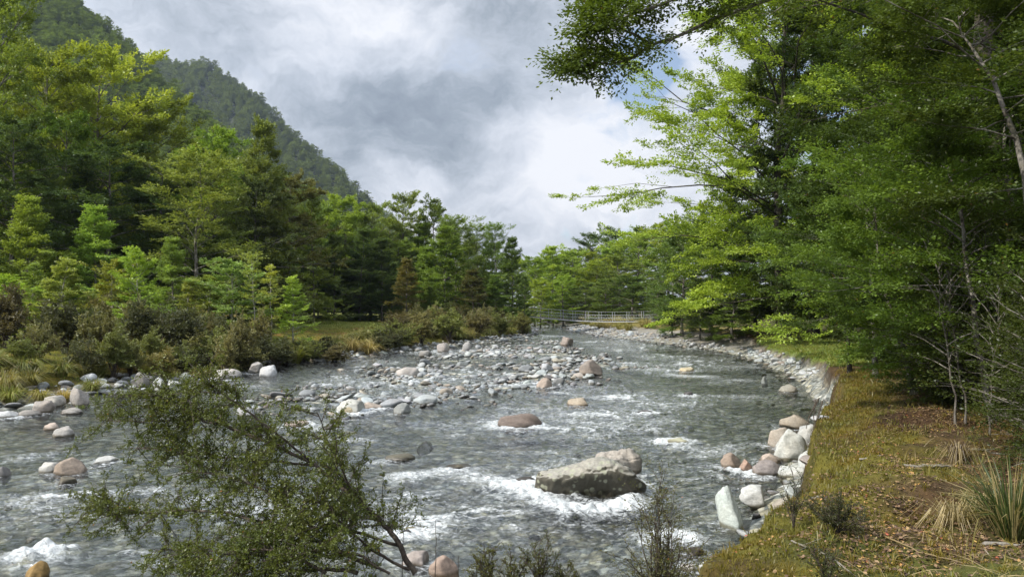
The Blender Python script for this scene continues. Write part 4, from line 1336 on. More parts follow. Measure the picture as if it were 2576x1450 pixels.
for x, top, w, c in ((770, 600, 120, DARKG), (840, 590, 120, (0.045, 0.062, 0.022)), (905, 570, 120, (0.04, 0.06, 0.02)), (960, 600, 110, (0.038, 0.06, 0.02)), (870, 660, 110, (0.03, 0.045, 0.016)), (930, 650, 120, (0.04, 0.06, 0.02)), (985, 660, 70, (0.035, 0.055, 0.018)), (800, 680, 90, (0.03, 0.045, 0.016)), (740, 640, 110, (0.032, 0.05, 0.017))):
    tree('cone_a' if x % 2 else 'cone_b', x, 76 + (x % 7), top, w, c, 'dark shaded conical tree on the far side of the grass terrace', 'dark trees behind the grass terrace')
for k, (x, d, top, w) in enumerate(((820, 84, 520, 130), (900, 90, 540, 130), (980, 92, 550, 130), (1060, 90, 560, 130), (1130, 96, 560, 120), (580, 64, 460, 150), (470, 70, 330, 180), (320, 72, 260, 200), (180, 74, 190, 220), (50, 70, 150, 240), (-80, 58, 60, 260), (600, 70, 400, 150), (700, 72, 480, 160), (760, 76, 520, 150), (1000, 86, 600, 120), (1070, 84, 620, 110), (900, 84, 620, 120),
                                    (-120, 46, 200, 240), (-170, 60, -60, 300), (-60, 40, 560, 160), (1180, 90, 600, 120), (1240, 92, 610, 110), (420, 58, 520, 160), (300, 56, 560, 160), (140, 50, 480, 160), (560, 52, 580, 150), (680, 56, 600, 140), (50, 54, 420, 180))):
    tree(('dome_a', 'dome_b', 'layer', 'cone_b')[k % 4], x, d, top, w, ((0.07, 0.10, 0.02), (0.055, 0.08, 0.02), (0.085, 0.11, 0.022))[k % 3], 'green beech deep in the forest across the river', 'trees deep in the forest across the river')
# beyond the bridge
far_labels = {0: 'pale yellow-green tree at the river bend, first beyond the bridge'}
for k, (x, d, top, w, c, lb) in enumerate((
        (1345, 112, 640, 70, LIME, 'lime crown just above the bridge end by the point'), (1390, 118, 612, 80, YELG, 'yellow-green rounded crown, highest of the low bright trees beyond the bridge'), (1440, 116, 630, 80, LIME, 'bright crown over the middle of the bridge'),
        (1485, 150, 584, 90, (0.055, 0.085, 0.03), 'dark green crown on the skyline behind the bright trees'), (1540, 155, 566, 80, (0.06, 0.09, 0.03), 'feathery tall crown on the skyline, next to the big overhanging beech'), (1500, 112, 650, 80, YELG, 'dull yellow tree behind the third quarter of the bridge'),
        (1560, 108, 640, 90, (0.075, 0.105, 0.024), 'olive-green tree behind the far end of the bridge'), (1600, 130, 590, 110, (0.09, 0.125, 0.024), 'light crown peeping out above the leaning bank trees'), (1360, 104, 700, 60, YELG, 'low bright bush-like tree behind the start of the bridge'),
        (1415, 106, 690, 70, LIME, 'low lime tree right behind the bridge rail'), (1470, 104, 710, 70, (0.06, 0.085, 0.024), 'low darker tree right behind the bridge rail'), (1525, 100, 700, 80, (0.065, 0.095, 0.024), 'low green tree behind the bridge near the leaning bank trees'),
        (1590, 96, 690, 90, (0.05, 0.075, 0.02), 'shady tree at the landing of the bridge'))):
    tree(('dome_a', 'airy', 'dome_b', 'cone_b')[k % 4], x, d, top, w, c, lb)
for k, (x, d, top, w) in enumerate(((1325, 130, 650, 90), (1380, 136, 640, 90), (1430, 134, 625, 90), (1490, 132, 630, 100), (1550, 140, 600, 110), (1620, 150, 560, 120), (1680, 140, 560, 130), (1300, 140, 640, 90), (1450, 120, 670, 80), (1540, 120, 660, 90), (1400, 124, 660, 80), (1750, 120, 560, 160), (1850, 120, 560, 180))):
    tree(('dome_b', 'dome_a', 'airy')[k % 3], x, d, top, w, (YELG, LIME, (0.085, 0.12, 0.024))[k % 3], 'sunny green tree in the forest beyond the bridge', 'trees in the forest beyond the bridge')
# right bank, leaning trees between bridge and lawn
for k, (kd, x, d, top, w, c, lb) in enumerate((
        ('layer', 1690, 74, 600, 130, (0.055, 0.080, 0.020), 'dark green tree over the stony far bank by the bridge'),
        ('cone_b', 1655, 84, 690, 80, (0.048, 0.070, 0.020), 'small dark tree at the end of the bridge deck'),
        ('layer', 1715, 60, 560, 170, (0.050, 0.078, 0.020), 'dark spreading tree hanging low over the bend'),
        ('dome_b', 1790, 56, 520, 200, (0.060, 0.090, 0.020), 'shaded beech with pale drooping twigs above the bend'),
        ('layer', 1840, 50, 640, 180, (0.062, 0.095, 0.020), 'low leafy tree overhanging the water before the lawn'),
        ('cone_b', 1760, 54, 700, 130, (0.035, 0.052, 0.016), 'dark low bushy tree touching the water at the bend'),
        ('cone_b', 1690, 62, 740, 100, (0.032, 0.050, 0.016), 'dark bushy tree above the stones of the bend'))):
    tree(kd, x, d, top, w, c, lb)
#@@NEAR
M1 = mountain('mountain', [(-900, -700, 470), (-300, -330, 470), (60, -90, 460), (190, 0, 450), (290, 72, 440), (345, 135, 430), (372, 165, 420), (450, 235, 395), (540, 312, 370), (620, 374, 345), (720, 445, 320), (830, 530, 300), (1000, 640, 285)],
              [(-330, 60, 40), (-220, 90, 20), (-150, 105, 6), (-90, 125, 4), (-50, 150, 3), (0, 190, 3)], 4, 7, '')
M2 = mountain('mountain_ridge', [(150, 60, 1000), (300, 120, 980), (372, 148, 960), (425, 152, 950), (480, 162, 940), (515, 158, 935), (560, 186, 920), (605, 215, 900), (650, 252, 880), (720, 322, 850), (790, 382, 810), (860, 442, 770), (912, 492, 740), (960, 540, 720), (1020, 620, 700)],
              [(-480, 420, 60), (-330, 400, 30), (-200, 400, 10), (-80, 430, 4), (0, 470, 3)], 9, 16, '')
_pr = [o for o in COL.objects if o.name.split('.')[0] == 'crown']
_pick = []
for kd in ('dome_a', 'dome_b', 'layer'):
    _pick.append(next(o for o in _pr if o.data == KIND[kd][1]))
forest_on('mountain_forest', M1, 3.7, 0.44, 31, _pick, 'dark green beech forest covering the steep near mountainside', (0.19, 0.26, 0.065))
forest_on('ridge_forest', M2, 6.2, 0.68, 32, _pick, 'bluish forest with brown patches on the far mountain ridge', (0.175, 0.225, 0.072))
# ------------------------------------------------------------------ the near trees of the right bank, each shaped for its place
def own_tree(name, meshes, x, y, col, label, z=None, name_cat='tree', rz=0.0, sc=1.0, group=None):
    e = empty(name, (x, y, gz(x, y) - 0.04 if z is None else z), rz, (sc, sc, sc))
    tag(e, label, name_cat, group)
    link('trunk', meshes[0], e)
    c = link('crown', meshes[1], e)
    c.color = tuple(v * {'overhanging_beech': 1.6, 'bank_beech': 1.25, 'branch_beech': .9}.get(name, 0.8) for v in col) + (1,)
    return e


def rel(points, x, y, z):
    """photo points (dx, dy, distance) as offsets from a tree's foot"""
    return [at_d(*p) - np.array([x, y, z]) for p in points]


PI = math.pi
m = tree_mesh('overhanging_beech', 47, H=22.5, Rc=10.4, base=.10, prof='dome', limbs=54, subs=8, sprays=8, leaves=58, leaf=.17, tr=.36, elev=(-8, 50), rough=.32, side=(PI * 1.06, .22), bark=M_DARK, sub_len=.42, spray_len=1.3, bare=.06, limb_r=.14)
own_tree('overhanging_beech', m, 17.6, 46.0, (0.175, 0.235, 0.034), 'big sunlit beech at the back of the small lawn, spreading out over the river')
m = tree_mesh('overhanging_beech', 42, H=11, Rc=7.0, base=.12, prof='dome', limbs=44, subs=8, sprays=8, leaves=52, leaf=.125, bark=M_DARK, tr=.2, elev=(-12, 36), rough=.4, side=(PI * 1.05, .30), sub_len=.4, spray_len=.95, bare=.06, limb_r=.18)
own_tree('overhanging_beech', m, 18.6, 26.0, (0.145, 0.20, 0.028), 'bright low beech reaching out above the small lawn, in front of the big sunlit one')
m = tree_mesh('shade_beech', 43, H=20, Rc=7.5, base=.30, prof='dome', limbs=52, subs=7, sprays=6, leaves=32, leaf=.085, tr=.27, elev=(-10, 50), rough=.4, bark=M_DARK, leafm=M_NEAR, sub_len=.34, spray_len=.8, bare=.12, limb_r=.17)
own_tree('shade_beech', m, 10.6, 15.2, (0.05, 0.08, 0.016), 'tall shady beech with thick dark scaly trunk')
xb, yb = 8.6, 10.8
zb = gz(xb, yb)
m = tree_mesh('branch_beech', 44, H=17, Rc=6.0, base=.48, prof='dome', limbs=40, subs=6, sprays=6, leaves=30, leaf=.06, tr=.26, elev=(0, 55), rough=.4, bark=M_BARK, leafm=M_NEAR, sub_len=.34, spray_len=.6, bare=.05,
              extra=[(rel([(2620, -150, 10.7), (2250, -110, 10.4), (2050, -50, 10.2), (1880, 5, 10.0), (1760, 60, 9.9), (1640, 105, 9.8), (1570, 148, 9.7), (1480, 160, 9.7)], xb, yb, zb), .05, 30, .5),
                     (rel([(2300, -120, 10.4), (2050, -90, 9.8), (1850, -60, 9.5), (1700, -10, 9.3), (1600, 25, 9.2), (1530, 45, 9.2)], xb, yb, zb), .04, 30, .55),
                     (rel([(1640, 105, 9.8), (1560, 60, 9.7), (1530, 30, 9.6), (1500, 90, 9.6), (1470, 130, 9.6)], xb, yb, zb), .022, 26, .4),
                     (rel([(2050, -50, 10.2), (1900, -70, 9.8), (1760, -90, 9.6), (1600, -60, 9.5), (1540, -10, 9.5)], xb, yb, zb), .04, 24, .5)])
own_tree('branch_beech', m, xb, yb, (0.085, 0.125, 0.022), 'tree outside the frame whose long leafy bough hangs across the top of the sky')


def near_sapling(seed, foot, d, pts, H_r, col, label, **kw):
    p = at_d(foot[0], 775, d)
    x, y = p[0], p[1]
    z = gz(x, y) - 0.03
    path = [(0, 0, 0)] + [tuple(q) for q in rel(pts, x, y, z)]
    a = dict(base=.18, prof='dome', limbs=26, subs=6, sprays=7, leaves=52, leaf=.052, tr=.06, elev=(0, 30), rough=.45, bark=M_BARK, leafm=M_NEAR, sub_len=.46, spray_len=.55, bare=.03, limb_r=.13)
    a.update(kw)
    mm = tree_mesh('bank_beech', seed, H=path[-1][2], Rc=H_r, path=path, **a)
    own_tree('bank_beech', mm, x, y, col, label, z)


near_sapling(51, (2492, 1080), 10.0, [(2470, 940, 10), (2455, 800, 10), (2438, 690, 10.1), (2418, 560, 10.2), (2390, 430, 10.3), (2370, 300, 10.4)], 1.9, (0.095, 0.15, 0.03), 'slim beech with pale ringed trunk, closest to the mossy bank', limbs=34, tr=.05)
near_sapling(52, (2298, 960), 13.0, [(2275, 880, 13), (2240, 800, 13), (2215, 700, 13), (2205, 600, 13.1), (2200, 520, 13.2)], 1.5, (0.09, 0.14, 0.03), 'small beech with thin leaning trunk at the shady end of the bank', limbs=24)
near_sapling(53, (2640, 1000), 8.6, [(2600, 700, 8.6), (2570, 390, 8.6), (2510, 230, 8.7), (2440, 120, 8.8), (2410, 40, 8.9)], 1.7, (0.055, 0.08, 0.02), 'leaning grey sapling with a bare straight stem against the thick dark trunk', limbs=22, base=.3, tr=.05)
near_sapling(54, (2590, 1010), 11.5, [(2560, 800, 11.5), (2550, 560, 11.5), (2530, 400, 11.6), (2520, 250, 11.7)], 1.9, (0.042, 0.065, 0.018), 'leafy dark beech sapling cut by the picture edge', limbs=30, tr=.07)
near_sapling(55, (2390, 1000), 13.5, [(2370, 850, 13.5), (2350, 700, 13.5), (2345, 560, 13.6), (2330, 420, 13.7)], 1.9, (0.09, 0.15, 0.028), 'beech sapling with bright layered tips behind the slim ringed one', limbs=28, tr=.06)
near_sapling(56, (2135, 890), 21.0, [(2130, 800, 21), (2118, 720, 21), (2110, 650, 21), (2100, 570, 21)], 1.8, (0.055, 0.09, 0.022), 'thin dark stem at the shaded edge of the small lawn', limbs=30, base=.45, tr=.06, leaf=.07, bark=M_DARK)
near_sapling(57, (2200, 900), 18.0, [(2195, 800, 18), (2190, 680, 18), (2180, 560, 18), (2170, 430, 18.1)], 2.2, (0.042, 0.068, 0.016), 'dark young beech in the shade behind the leaning small one', limbs=28, tr=.07, leaf=.065)
near_sapling(58, (2440, 980), 16.0, [(2440, 800, 16), (2450, 600, 16), (2460, 400, 16), (2450, 220, 16)], 2.4, (0.036, 0.058, 0.015), 'dark leafy beech under the thick-trunked one', limbs=32, tr=.08, leaf=.06)

NTREE[0] = 400
kind('shade', seed=12, H=15, Rc=4.6, base=.08, prof='column', limbs=40, subs=6, sprays=7, leaves=54, leaf=.18, tr=.24, elev=(-8, 34), rough=.4, sub_len=.45, spray_len=1.1, bark=M_DARK)
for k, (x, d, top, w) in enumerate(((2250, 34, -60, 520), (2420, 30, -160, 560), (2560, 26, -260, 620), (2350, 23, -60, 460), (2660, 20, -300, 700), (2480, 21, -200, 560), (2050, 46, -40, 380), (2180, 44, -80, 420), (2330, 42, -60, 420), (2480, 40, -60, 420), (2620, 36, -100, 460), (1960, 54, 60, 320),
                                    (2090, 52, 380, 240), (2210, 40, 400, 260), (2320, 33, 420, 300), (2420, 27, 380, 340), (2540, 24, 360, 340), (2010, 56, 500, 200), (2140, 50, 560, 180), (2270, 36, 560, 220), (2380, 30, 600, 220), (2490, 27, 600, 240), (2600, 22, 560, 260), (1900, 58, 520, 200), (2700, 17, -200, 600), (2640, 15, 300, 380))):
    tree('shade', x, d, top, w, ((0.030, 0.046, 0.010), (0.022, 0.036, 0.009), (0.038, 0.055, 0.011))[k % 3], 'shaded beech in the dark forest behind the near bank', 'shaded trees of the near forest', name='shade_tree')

m_under = [tree_mesh('undergrowth_sapling', 60 + k, H=2.6, Rc=.62, base=.3, prof='column', limbs=20, subs=3, sprays=3, leaves=11, leaf=.042, tr=.017, elev=(28, 68), rough=.6, bark=M_BARK, leafm=M_NEAR, spray_len=.26, sub_len=.4, bare=.1, wander=.6) for k in range(4)]
r = np.random.default_rng(77)
k = 0
m_fill = [tree_mesh('undergrowth_bush', 70 + k, H=2.4, Rc=.95, base=.04, prof='column', limbs=26, subs=4, sprays=4, leaves=15, leaf=.045, tr=.02, elev=(-5, 45), rough=.5, leafm=M_NEAR, spray_len=.34, sub_len=.45, bare=.05, wander=.5) for k in range(3)]
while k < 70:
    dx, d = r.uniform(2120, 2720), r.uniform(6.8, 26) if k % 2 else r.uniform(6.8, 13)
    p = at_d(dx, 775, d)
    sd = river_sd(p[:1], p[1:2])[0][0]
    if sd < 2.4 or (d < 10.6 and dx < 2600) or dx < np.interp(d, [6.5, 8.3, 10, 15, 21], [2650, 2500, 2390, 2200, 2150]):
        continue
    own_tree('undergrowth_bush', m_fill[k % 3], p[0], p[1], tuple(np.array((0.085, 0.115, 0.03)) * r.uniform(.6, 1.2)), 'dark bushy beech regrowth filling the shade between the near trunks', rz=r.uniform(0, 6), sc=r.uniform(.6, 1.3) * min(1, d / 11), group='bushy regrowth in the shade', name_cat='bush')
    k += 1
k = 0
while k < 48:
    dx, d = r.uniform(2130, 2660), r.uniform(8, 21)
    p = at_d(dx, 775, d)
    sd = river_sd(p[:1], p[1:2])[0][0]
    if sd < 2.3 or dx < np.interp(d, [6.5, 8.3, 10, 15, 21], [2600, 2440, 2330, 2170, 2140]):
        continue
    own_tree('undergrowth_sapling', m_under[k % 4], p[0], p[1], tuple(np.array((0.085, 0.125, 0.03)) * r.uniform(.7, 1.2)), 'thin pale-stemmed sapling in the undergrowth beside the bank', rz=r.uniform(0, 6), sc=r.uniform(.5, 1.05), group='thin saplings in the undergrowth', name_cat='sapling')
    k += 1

# ------------------------------------------------------------------ shrubs and tussocks of the left bank
SHR = [shrub_mesh('shrub', 80 + k, 1.7, (1.0, 1.2, 0.8)[k % 3], 18, 24, .075, open_=(0.3, .15, .4)[k % 3]) for k in range(4)]
TUS = [tussock_mesh('grass_tussock', 90 + k, 330, 1.0, .020, (0.5, .35, .65)[k % 3], (.2, .35, .12)[k % 3]) for k in range(4)]


def shrub(x, y, h, w, col, label, group=None, k=0):
    s = SHR[k % 4]
    e = empty('shrub', (x, y, gz(x, y) - 0.03), k * 1.7, (w / 1.0, w / 1.0, h / 1.7))
    tag(e, label, 'shrub', group)
    link('stems', s[0], e)
    c = link('foliage', s[1], e)
    c.color = tuple(v * 2.4 for v in col) + (1,)


def tussock(x, y, s, col, label, group=None, k=0):
    o = link('grass_tussock', TUS[k % 4])
    o.location = (x, y, gz(x, y) - 0.02)
    o.rotation_euler = (0, 0, k * 2.1)
    o.scale = (s, s, s * 0.95)
    o.color = tuple(v * 1.5 for v in col) + (1,)
    tag(o, label, 'tussock', group)


def spot(dx, d):
    p = at_d(dx, 775, d)
    return p[0], p[1]


OLV, BRN, DRK = (0.080, 0.092, 0.028), (0.082, 0.082, 0.034), (0.040, 0.044, 0.020)
for k, (dx, d, h, w, c, lb) in enumerate((
        (165, 29, 2.0, 1.15, DRK, 'dark twiggy shrub with fanned black stems below the yellowish beech'), (105, 25.5, 1.25, .7, BRN, 'brownish shrub in front of the dark twiggy one'), (20, 30, 2.3, 1.3, (0.056, 0.05, 0.026), 'dark brownish shrub at the picture edge'),
        (290, 25.5, 1.6, .85, OLV, 'tall upright olive shrub on the moss'), (455, 31, 2.3, 1.3, DRK, 'dark open shrub with twisted black stems behind the moss'), (345, 34, 1.6, 1.1, BRN, 'grey-brown twiggy bush around the white-stemmed beech'),
        (545, 31, 1.6, .9, OLV, 'olive shrub between the tussocks and the dark open one'), (410, 27, 1.0, .8, (0.095, 0.085, 0.032), 'low dull shrub leaning over the shore stones'), (690, 36, 1.1, .9, OLV, 'loose shrub at the near corner of the grass terrace'),
        (790, 38, 1.0, 1.1, DRK, 'black-brown shrub beside the bleached stick'), (845, 37, .9, 1.0, (0.078, 0.07, 0.034), 'rounded brown shrub before the straw-coloured tussocks'), (700, 33.5, 1.3, 1.0, DRK, 'dark low shrub behind the drooping tussock'),
        (625, 32, 1.3, 1.0, BRN, 'dense brownish shrub next to the drooping tussock'), (1010, 48, 1.5, 1.3, OLV, 'thick olive shrub by the rusty cone-shaped tree'), (1060, 50, 1.9, 1.4, (0.085, 0.08, 0.034), 'broad dull shrub above the dark blocky rock'),
        (1130, 54, 2.0, 1.5, OLV, 'broad shrub below the light tree with the white trunk'), (1200, 60, 2.0, 1.5, (0.085, 0.078, 0.032), 'brown-olive shrub above the far shore bend'), (1255, 66, 2.0, 1.6, OLV, 'last broad shrub near the point'),
        (960, 44, .9, 1.1, DRK, 'dark shrub between the straw tussocks and the thick olive one'), (1310, 72, 1.8, 1.4, (0.09, 0.09, 0.03), 'dark leafy shrub at the tip of the point'), (240, 29, 1.7, 1.0, BRN, 'greyish-brown twiggy shrub right of the dark fanned one'))):
    shrub(*spot(dx, d), h, w, c, lb, None, k)
r = np.random.default_rng(5)
for k in range(46):
    dx, d = r.uniform(-40, 660), r.uniform(29, 38)
    x, y = spot(dx, d)
    shrub(x, y, r.uniform(1.0, 2.2), r.uniform(.7, 1.2), (OLV, BRN, DRK, (0.09, 0.085, 0.036))[k % 4], 'tangled brownish shrub in the scrub below the young beeches', 'shrubs in the scrub', k)
for k, (dx, d, h, w) in enumerate(((60, 23.5, 1.0, .6), (215, 25, 1.2, .7), (330, 26.5, 1.1, .8), (380, 28.5, 1.3, .7), (470, 29, 1.0, .9), (520, 30.5, 1.2, .8), (590, 33, 1.3, .9), (655, 34, 1.2, .8), (720, 35, 1.0, .8), (770, 36.5, 1.1, .9), (820, 39, 1.0, .9), (905, 44, .9, 1.0), (945, 47, 1.1, 1.0), (985, 46, 1.2, 1.0))):
    x, y = spot(dx, d)
    shrub(x, y, h, w, (OLV, DRK, (0.066, .07, .026))[k % 3], 'small dark-olive shrub close above the shore stones', 'small shrubs above the left shore', k)
for k in range(30):
    t = r.random()
    dx, d = 985 + 320 * t + r.normal(0, 16), 47 + 23 * t + r.uniform(-1, 5)
    x, y = spot(dx, d)
    if river_sd(np.array([x]), np.array([y]))[0][0] < 3.2:
        continue
    shrub(x, y, r.uniform(1.2, 2.1), r.uniform(.9, 1.5), (OLV, BRN, (0.08, 0.07, 0.032))[k % 3], 'dull olive-brown shrub in the hedge-like row along the far shore', 'shrubs along the far shore', k)
YG, STRAW, DULL = (0.135, 0.155, 0.035), (0.27, 0.23, 0.09), (0.15, 0.14, 0.04)
for k, (dx, d, s, c, lb) in enumerate((
        (30, 20.6, .85, YG, 'bright-tipped tussock hanging over the shore by the picture edge'), (105, 21.2, .75, (0.2, 0.19, .05), 'drooping yellowish tussock above the row of shore stones'), (165, 21.6, .6, STRAW, 'small straw-coloured tussock drooping over the tilted slab'), (235, 23.3, .8, YG, 'upright green tussock among mossy stones'),
        (560, 30.5, 1.15, YG, 'large drooping green tussock above the broad shore slab'), (610, 32.5, 1.1, DULL, 'tall dull tussock behind the large drooping one'), (745, 36, 1.25, YG, 'big green tussock with a dead centre before the dark shrubs'), (885, 42, 1.3, STRAW, 'pale straw tussock, tallest of its clump'), (925, 42.5, 1.35, STRAW, 'broad straw-yellow tussock at the water side of its clump'),
        (940, 45, 1.3, (0.23, .21, .08), 'yellowish tussock behind the straw clump'), (1150, 57, 1.35, (0.2, 0.2, .07), 'fountain-shaped tussock on the far shore'), (500, 28.5, .9, DULL, 'brown-based tussock between moss and shore stones'), (430, 27.5, .7, (0.2, .19, .06), 'sparse pale tussock at the edge of the moss'), (1260, 67, 1.3, DULL, 'dull tussock close to the point'),
        (1320, 73, 1.5, (0.12, 0.13, .04), 'dark grassy tussock spilling to the water at the point'))):
    tussock(*spot(dx, d), s, c, lb, None, k)
k = n = 0
while n < 66:
    t = r.random()
    a = np.array([(-16.5, 20.5), (-14, 25), (-13.6, 32), (-10.4, 40), (-6.6, 50), (-2.4, 60), (0.3, 70)])
    x, y = np.interp(t, np.linspace(0, 1, 7), a[:, 0]) + r.normal(0, .5) - r.exponential(.7), np.interp(t, np.linspace(0, 1, 7), a[:, 1]) + r.normal(0, 1.3)
    if river_sd(np.array([x]), np.array([y]))[0][0] < 1.3:
        continue
    tussock(x, y, r.uniform(.7, 1.2) * (1 if y < 27 else 1.15), ((0.11, .13, .03), (0.12, .12, .035), (0.10, .12, .03), YG, (0.16, .155, .05))[n % 5], 'grass tussock in the strip between the shore stones and the shrubs', 'tussocks along the left shore', n)
    n += 1
n = 0
while n < 34:
    y = r.uniform(74, 100)
    x = np.interp(y, [59, 75, 88, 105], [12, 8.6, 7.6, 8]) + r.uniform(1.5, 7)
    if river_sd(np.array([x]), np.array([y]))[0][0] < 2.5:
        continue
    tussock(x, y, r.uniform(1.0, 1.6), ((0.19, .18, .06), (.2, .18, .07), (0.16, .16, .045))[n % 3], 'golden grass tussock on the far bank below the bridge', 'golden tussocks below the bridge', n)
    n += 1
#@@REST
# ------------------------------------------------------------------ the footbridge
M_GALV = plain_material('galvanised_steel', (0.55, 0.57, 0.58), 0.5, 0.25)
M_WIRE = plain_material('dull_wire', (0.30, 0.31, 0.315), 0.6, 0.2)
M_DECK = plain_material('weathered_timber', (0.20, 0.18, 0.155), 0.85, 0, 0.4)


def footbridge():
    a, b = at_d(1334, 795, 85), at_d(1648, 806, 79)
    ax = norm((b - a) * np.array([1, 1, 0]))
    sd = np.array([-ax[1], ax[0], 0])
    root = empty('footbridge', tuple(a))
    tag(root, 'swing bridge of steel posts, wires and a narrow deck crossing the river', 'footbridge')
    ln = np.linalg.norm(b - a)
    half = 0.45

    def pt(t, side, h):
        return (b - a) * t + sd * side * half + np.array([0, 0, h - 0.28 * math.sin(t * PI)])
    ts = np.linspace(0, 1, 25)
    M = MB()
    for t in np.linspace(0, 1, int(ln / 0.16)):
        p = pt(t, 0, 0)
        c0, c1 = p - sd * half, p + sd * half
        M.tube([c0, c1], [.05, .05], 4)
    link('deck', M.mesh('deck', M_DECK), root)
    M = MB()
    for s in (-1, 1):
        M.tube([pt(t, s, -0.07) for t in ts], .03, 5)
    link('deck_beam', M.mesh('deck_beam', M_GALV), root)
    for dx in (1356, 1386, 1418, 1449, 1482, 1515, 1548, 1583, 1618):
        t = (dx - 1334) / 314.0
        for s in (-1, 1):
            M = MB()
            M.tube([pt(t, s, -0.1), pt(t, s, 1.08) + sd * s * 0.06], .022 if s < 0 else .016, 6)
            link('post', M.mesh('post', M_GALV), root)
    for h in (1.06, .7, .36):
        for s in (-1, 1):
            M = MB()
            M.tube([pt(t, s, h) for t in ts], .012, 4)
            link('handrail_wire' if h > 1 else 'side_wire', M.mesh('wire', M_WIRE), root)
    M = MB()
    for s in (-1, 1):
        for k in range(int(ln / .30)):
            t0, t1 = k * .30 / ln, min(1, (k * .30 + .42) / ln)
            M.tube([pt(t0, s, 0), pt(t1, s, 0.70)], .0035, 3)
            M.tube([pt(t1, s, 0), pt(t0, s, 0.70)], .0035, 3)
    link('netting', M.mesh('netting', M_GALV), root)


footbridge()


# ------------------------------------------------------------------ the leaning bush in front of the water
def leaning_bush():
    r = np.random.default_rng(61)
    fx, fy = 0.0, 0.0
    foot = at_d(1045, 1436, 4.15)
    foot[2] = 1.05
    root = empty('leaning_bush', (foot[0], foot[1], foot[2]))
    tag(root, 'small-leaved bush leaning from the bank over the near water', 'bush')
    T, C = MB(), MB()
    P, D, L = [], [], []
    stems = [
        ([(1045, 1440, 4.15), (1000, 1370, 4.2), (960, 1310, 4.25), (880, 1240, 4.3), (790, 1170, 4.4), (650, 1105, 4.5), (540, 1065, 4.6), (450, 1040, 4.7), (390, 1025, 4.75)], .017, 1.0),
        ([(650, 1105, 4.5), (560, 1060, 4.55), (480, 1057, 4.65), (380, 1062, 4.75), (290, 1066, 4.8), (235, 1062, 4.85)], .008, .8),
        ([(790, 1170, 4.4), (700, 1100, 4.3), (610, 1030, 4.3), (545, 985, 4.3), (515, 960, 4.3)], .009, .9),
        ([(950, 1425, 4.1), (860, 1400, 4.15), (760, 1355, 4.2), (650, 1310, 4.3), (560, 1280, 4.4), (450, 1268, 4.5), (360, 1274, 4.6), (280, 1262, 4.7), (215, 1262, 4.75)], .013, 1.0),
        ([(900, 1440, 4.0), (800, 1430, 4.0), (690, 1425, 4.05), (580, 1440, 4.1), (480, 1450, 4.2)], .012, 1.0),
        ([(880, 1240, 4.3), (860, 1170, 4.2), (835, 1110, 4.15), (812, 1040, 4.1)], .006, .6),
        ([(930, 1285, 4.25), (890, 1230, 4.15), (850, 1180, 4.1), (845, 1120, 4.05)], .006, .6),
        ([(790, 1170, 4.4), (680, 1160, 4.5), (570, 1150, 4.6), (450, 1130, 4.7), (350, 1120, 4.8)], .008, .9),
        ([(860, 1400, 4.15), (760, 1300, 4.2), (680, 1240, 4.3), (580, 1200, 4.4), (490, 1190, 4.5)], .010, 1.0),
        ([(1000, 1370, 4.2), (900, 1330, 4.1), (800, 1320, 4.1), (700, 1360, 4.1), (600, 1380, 4.2), (480, 1375, 4.3), (400, 1380, 4.4)], .010, 1.0),
        ([(960, 1310, 4.25), (860, 1290, 4.3), (750, 1240, 4.35), (640, 1200, 4.45)], .008, 1.0),
        ([(540, 1065, 4.6), (470, 1010, 4.6), (400, 1000, 4.6), (310, 1010, 4.65)], .006, .9),
        ([(1030, 1430, 4.15), (950, 1400, 4.05), (880, 1360, 4.0), (820, 1300, 4.0), (760, 1270, 4.0)], .010, 1.0),
        ([(980, 1440, 4.0), (900, 1390, 3.95), (820, 1380, 3.95), (740, 1390, 3.95), (660, 1420, 4.0)], .008, 1.5),
        ([(820, 1440, 3.95), (720, 1400, 3.95), (620, 1400, 4.0), (520, 1410, 4.05)], .009, 1.0),
    ]
    for pts, r0, dens in stems:
        w = np.array([at_d(*p) for p in pts]) - foot
        s = np.linspace(0, len(w) - 1, 5 * len(w))
        q = np.stack([np.interp(s, np.arange(len(w)), w[:, k]) for k in range(3)], 1)
        q[1:] += np.cumsum(r.normal(0, .004, (len(q) - 1, 3)), 0)
        T.tube(q, np.linspace(r0, max(.0025, r0 * .25), len(q)), 6)
        tg = norm(np.gradient(q, axis=0))
        ln = np.linalg.norm(np.diff(q, axis=0), axis=1).sum()
        for k in range(int(ln * 45 * dens)):
            u = r.uniform(.12, 1) ** .8 * (len(q) - 1)
            i = min(int(u), len(q) - 2)
            p = q[i] + (q[i + 1] - q[i]) * (u - i)
            d = norm(tg[i] * r.uniform(.1, .9) + r.normal(0, .7, 3) + np.array([0, 0, .12]))
            l1 = r.uniform(.10, .34)
            e = p + d * l1 + np.array([0, 0, -.02])
            T.tube([p, p + d * l1 * .5 + r.normal(0, .008, 3), e], [.0032, .0024, .0013], 3)
            for m in range(int(4 + l1 * 22)):
                v = r.uniform(.15, 1)
                b = p + (e - p) * v
                d2 = norm(d * .5 + r.normal(0, .8, 3) + np.array([0, 0, .15]))
                l2 = r.uniform(.03, .11)
                if r.random() < .5:
                    T.tube([b, b + d2 * l2], [.0015, .0008], 3)
                P.append(b)
                D.append(d2)
                L.append(l2)
    P, D, L = np.array(P), np.array(D), np.array(L)
    n = 20
    k = len(P)
    Pp, Dd, Ll = np.repeat(P, n, 0), np.repeat(D, n, 0), np.repeat(L, n)
    t = r.random(k * n)
    pos = Pp + Dd * (Ll * t)[:, None] + r.normal(0, .004, (k * n, 3))
    ax = Dd * .4 + r.normal(0, .75, (k * n, 3)) + np.array([0, 0, .15])
    nm = r.normal(0, .7, (k * n, 3)) + np.array([0, 0, .8])
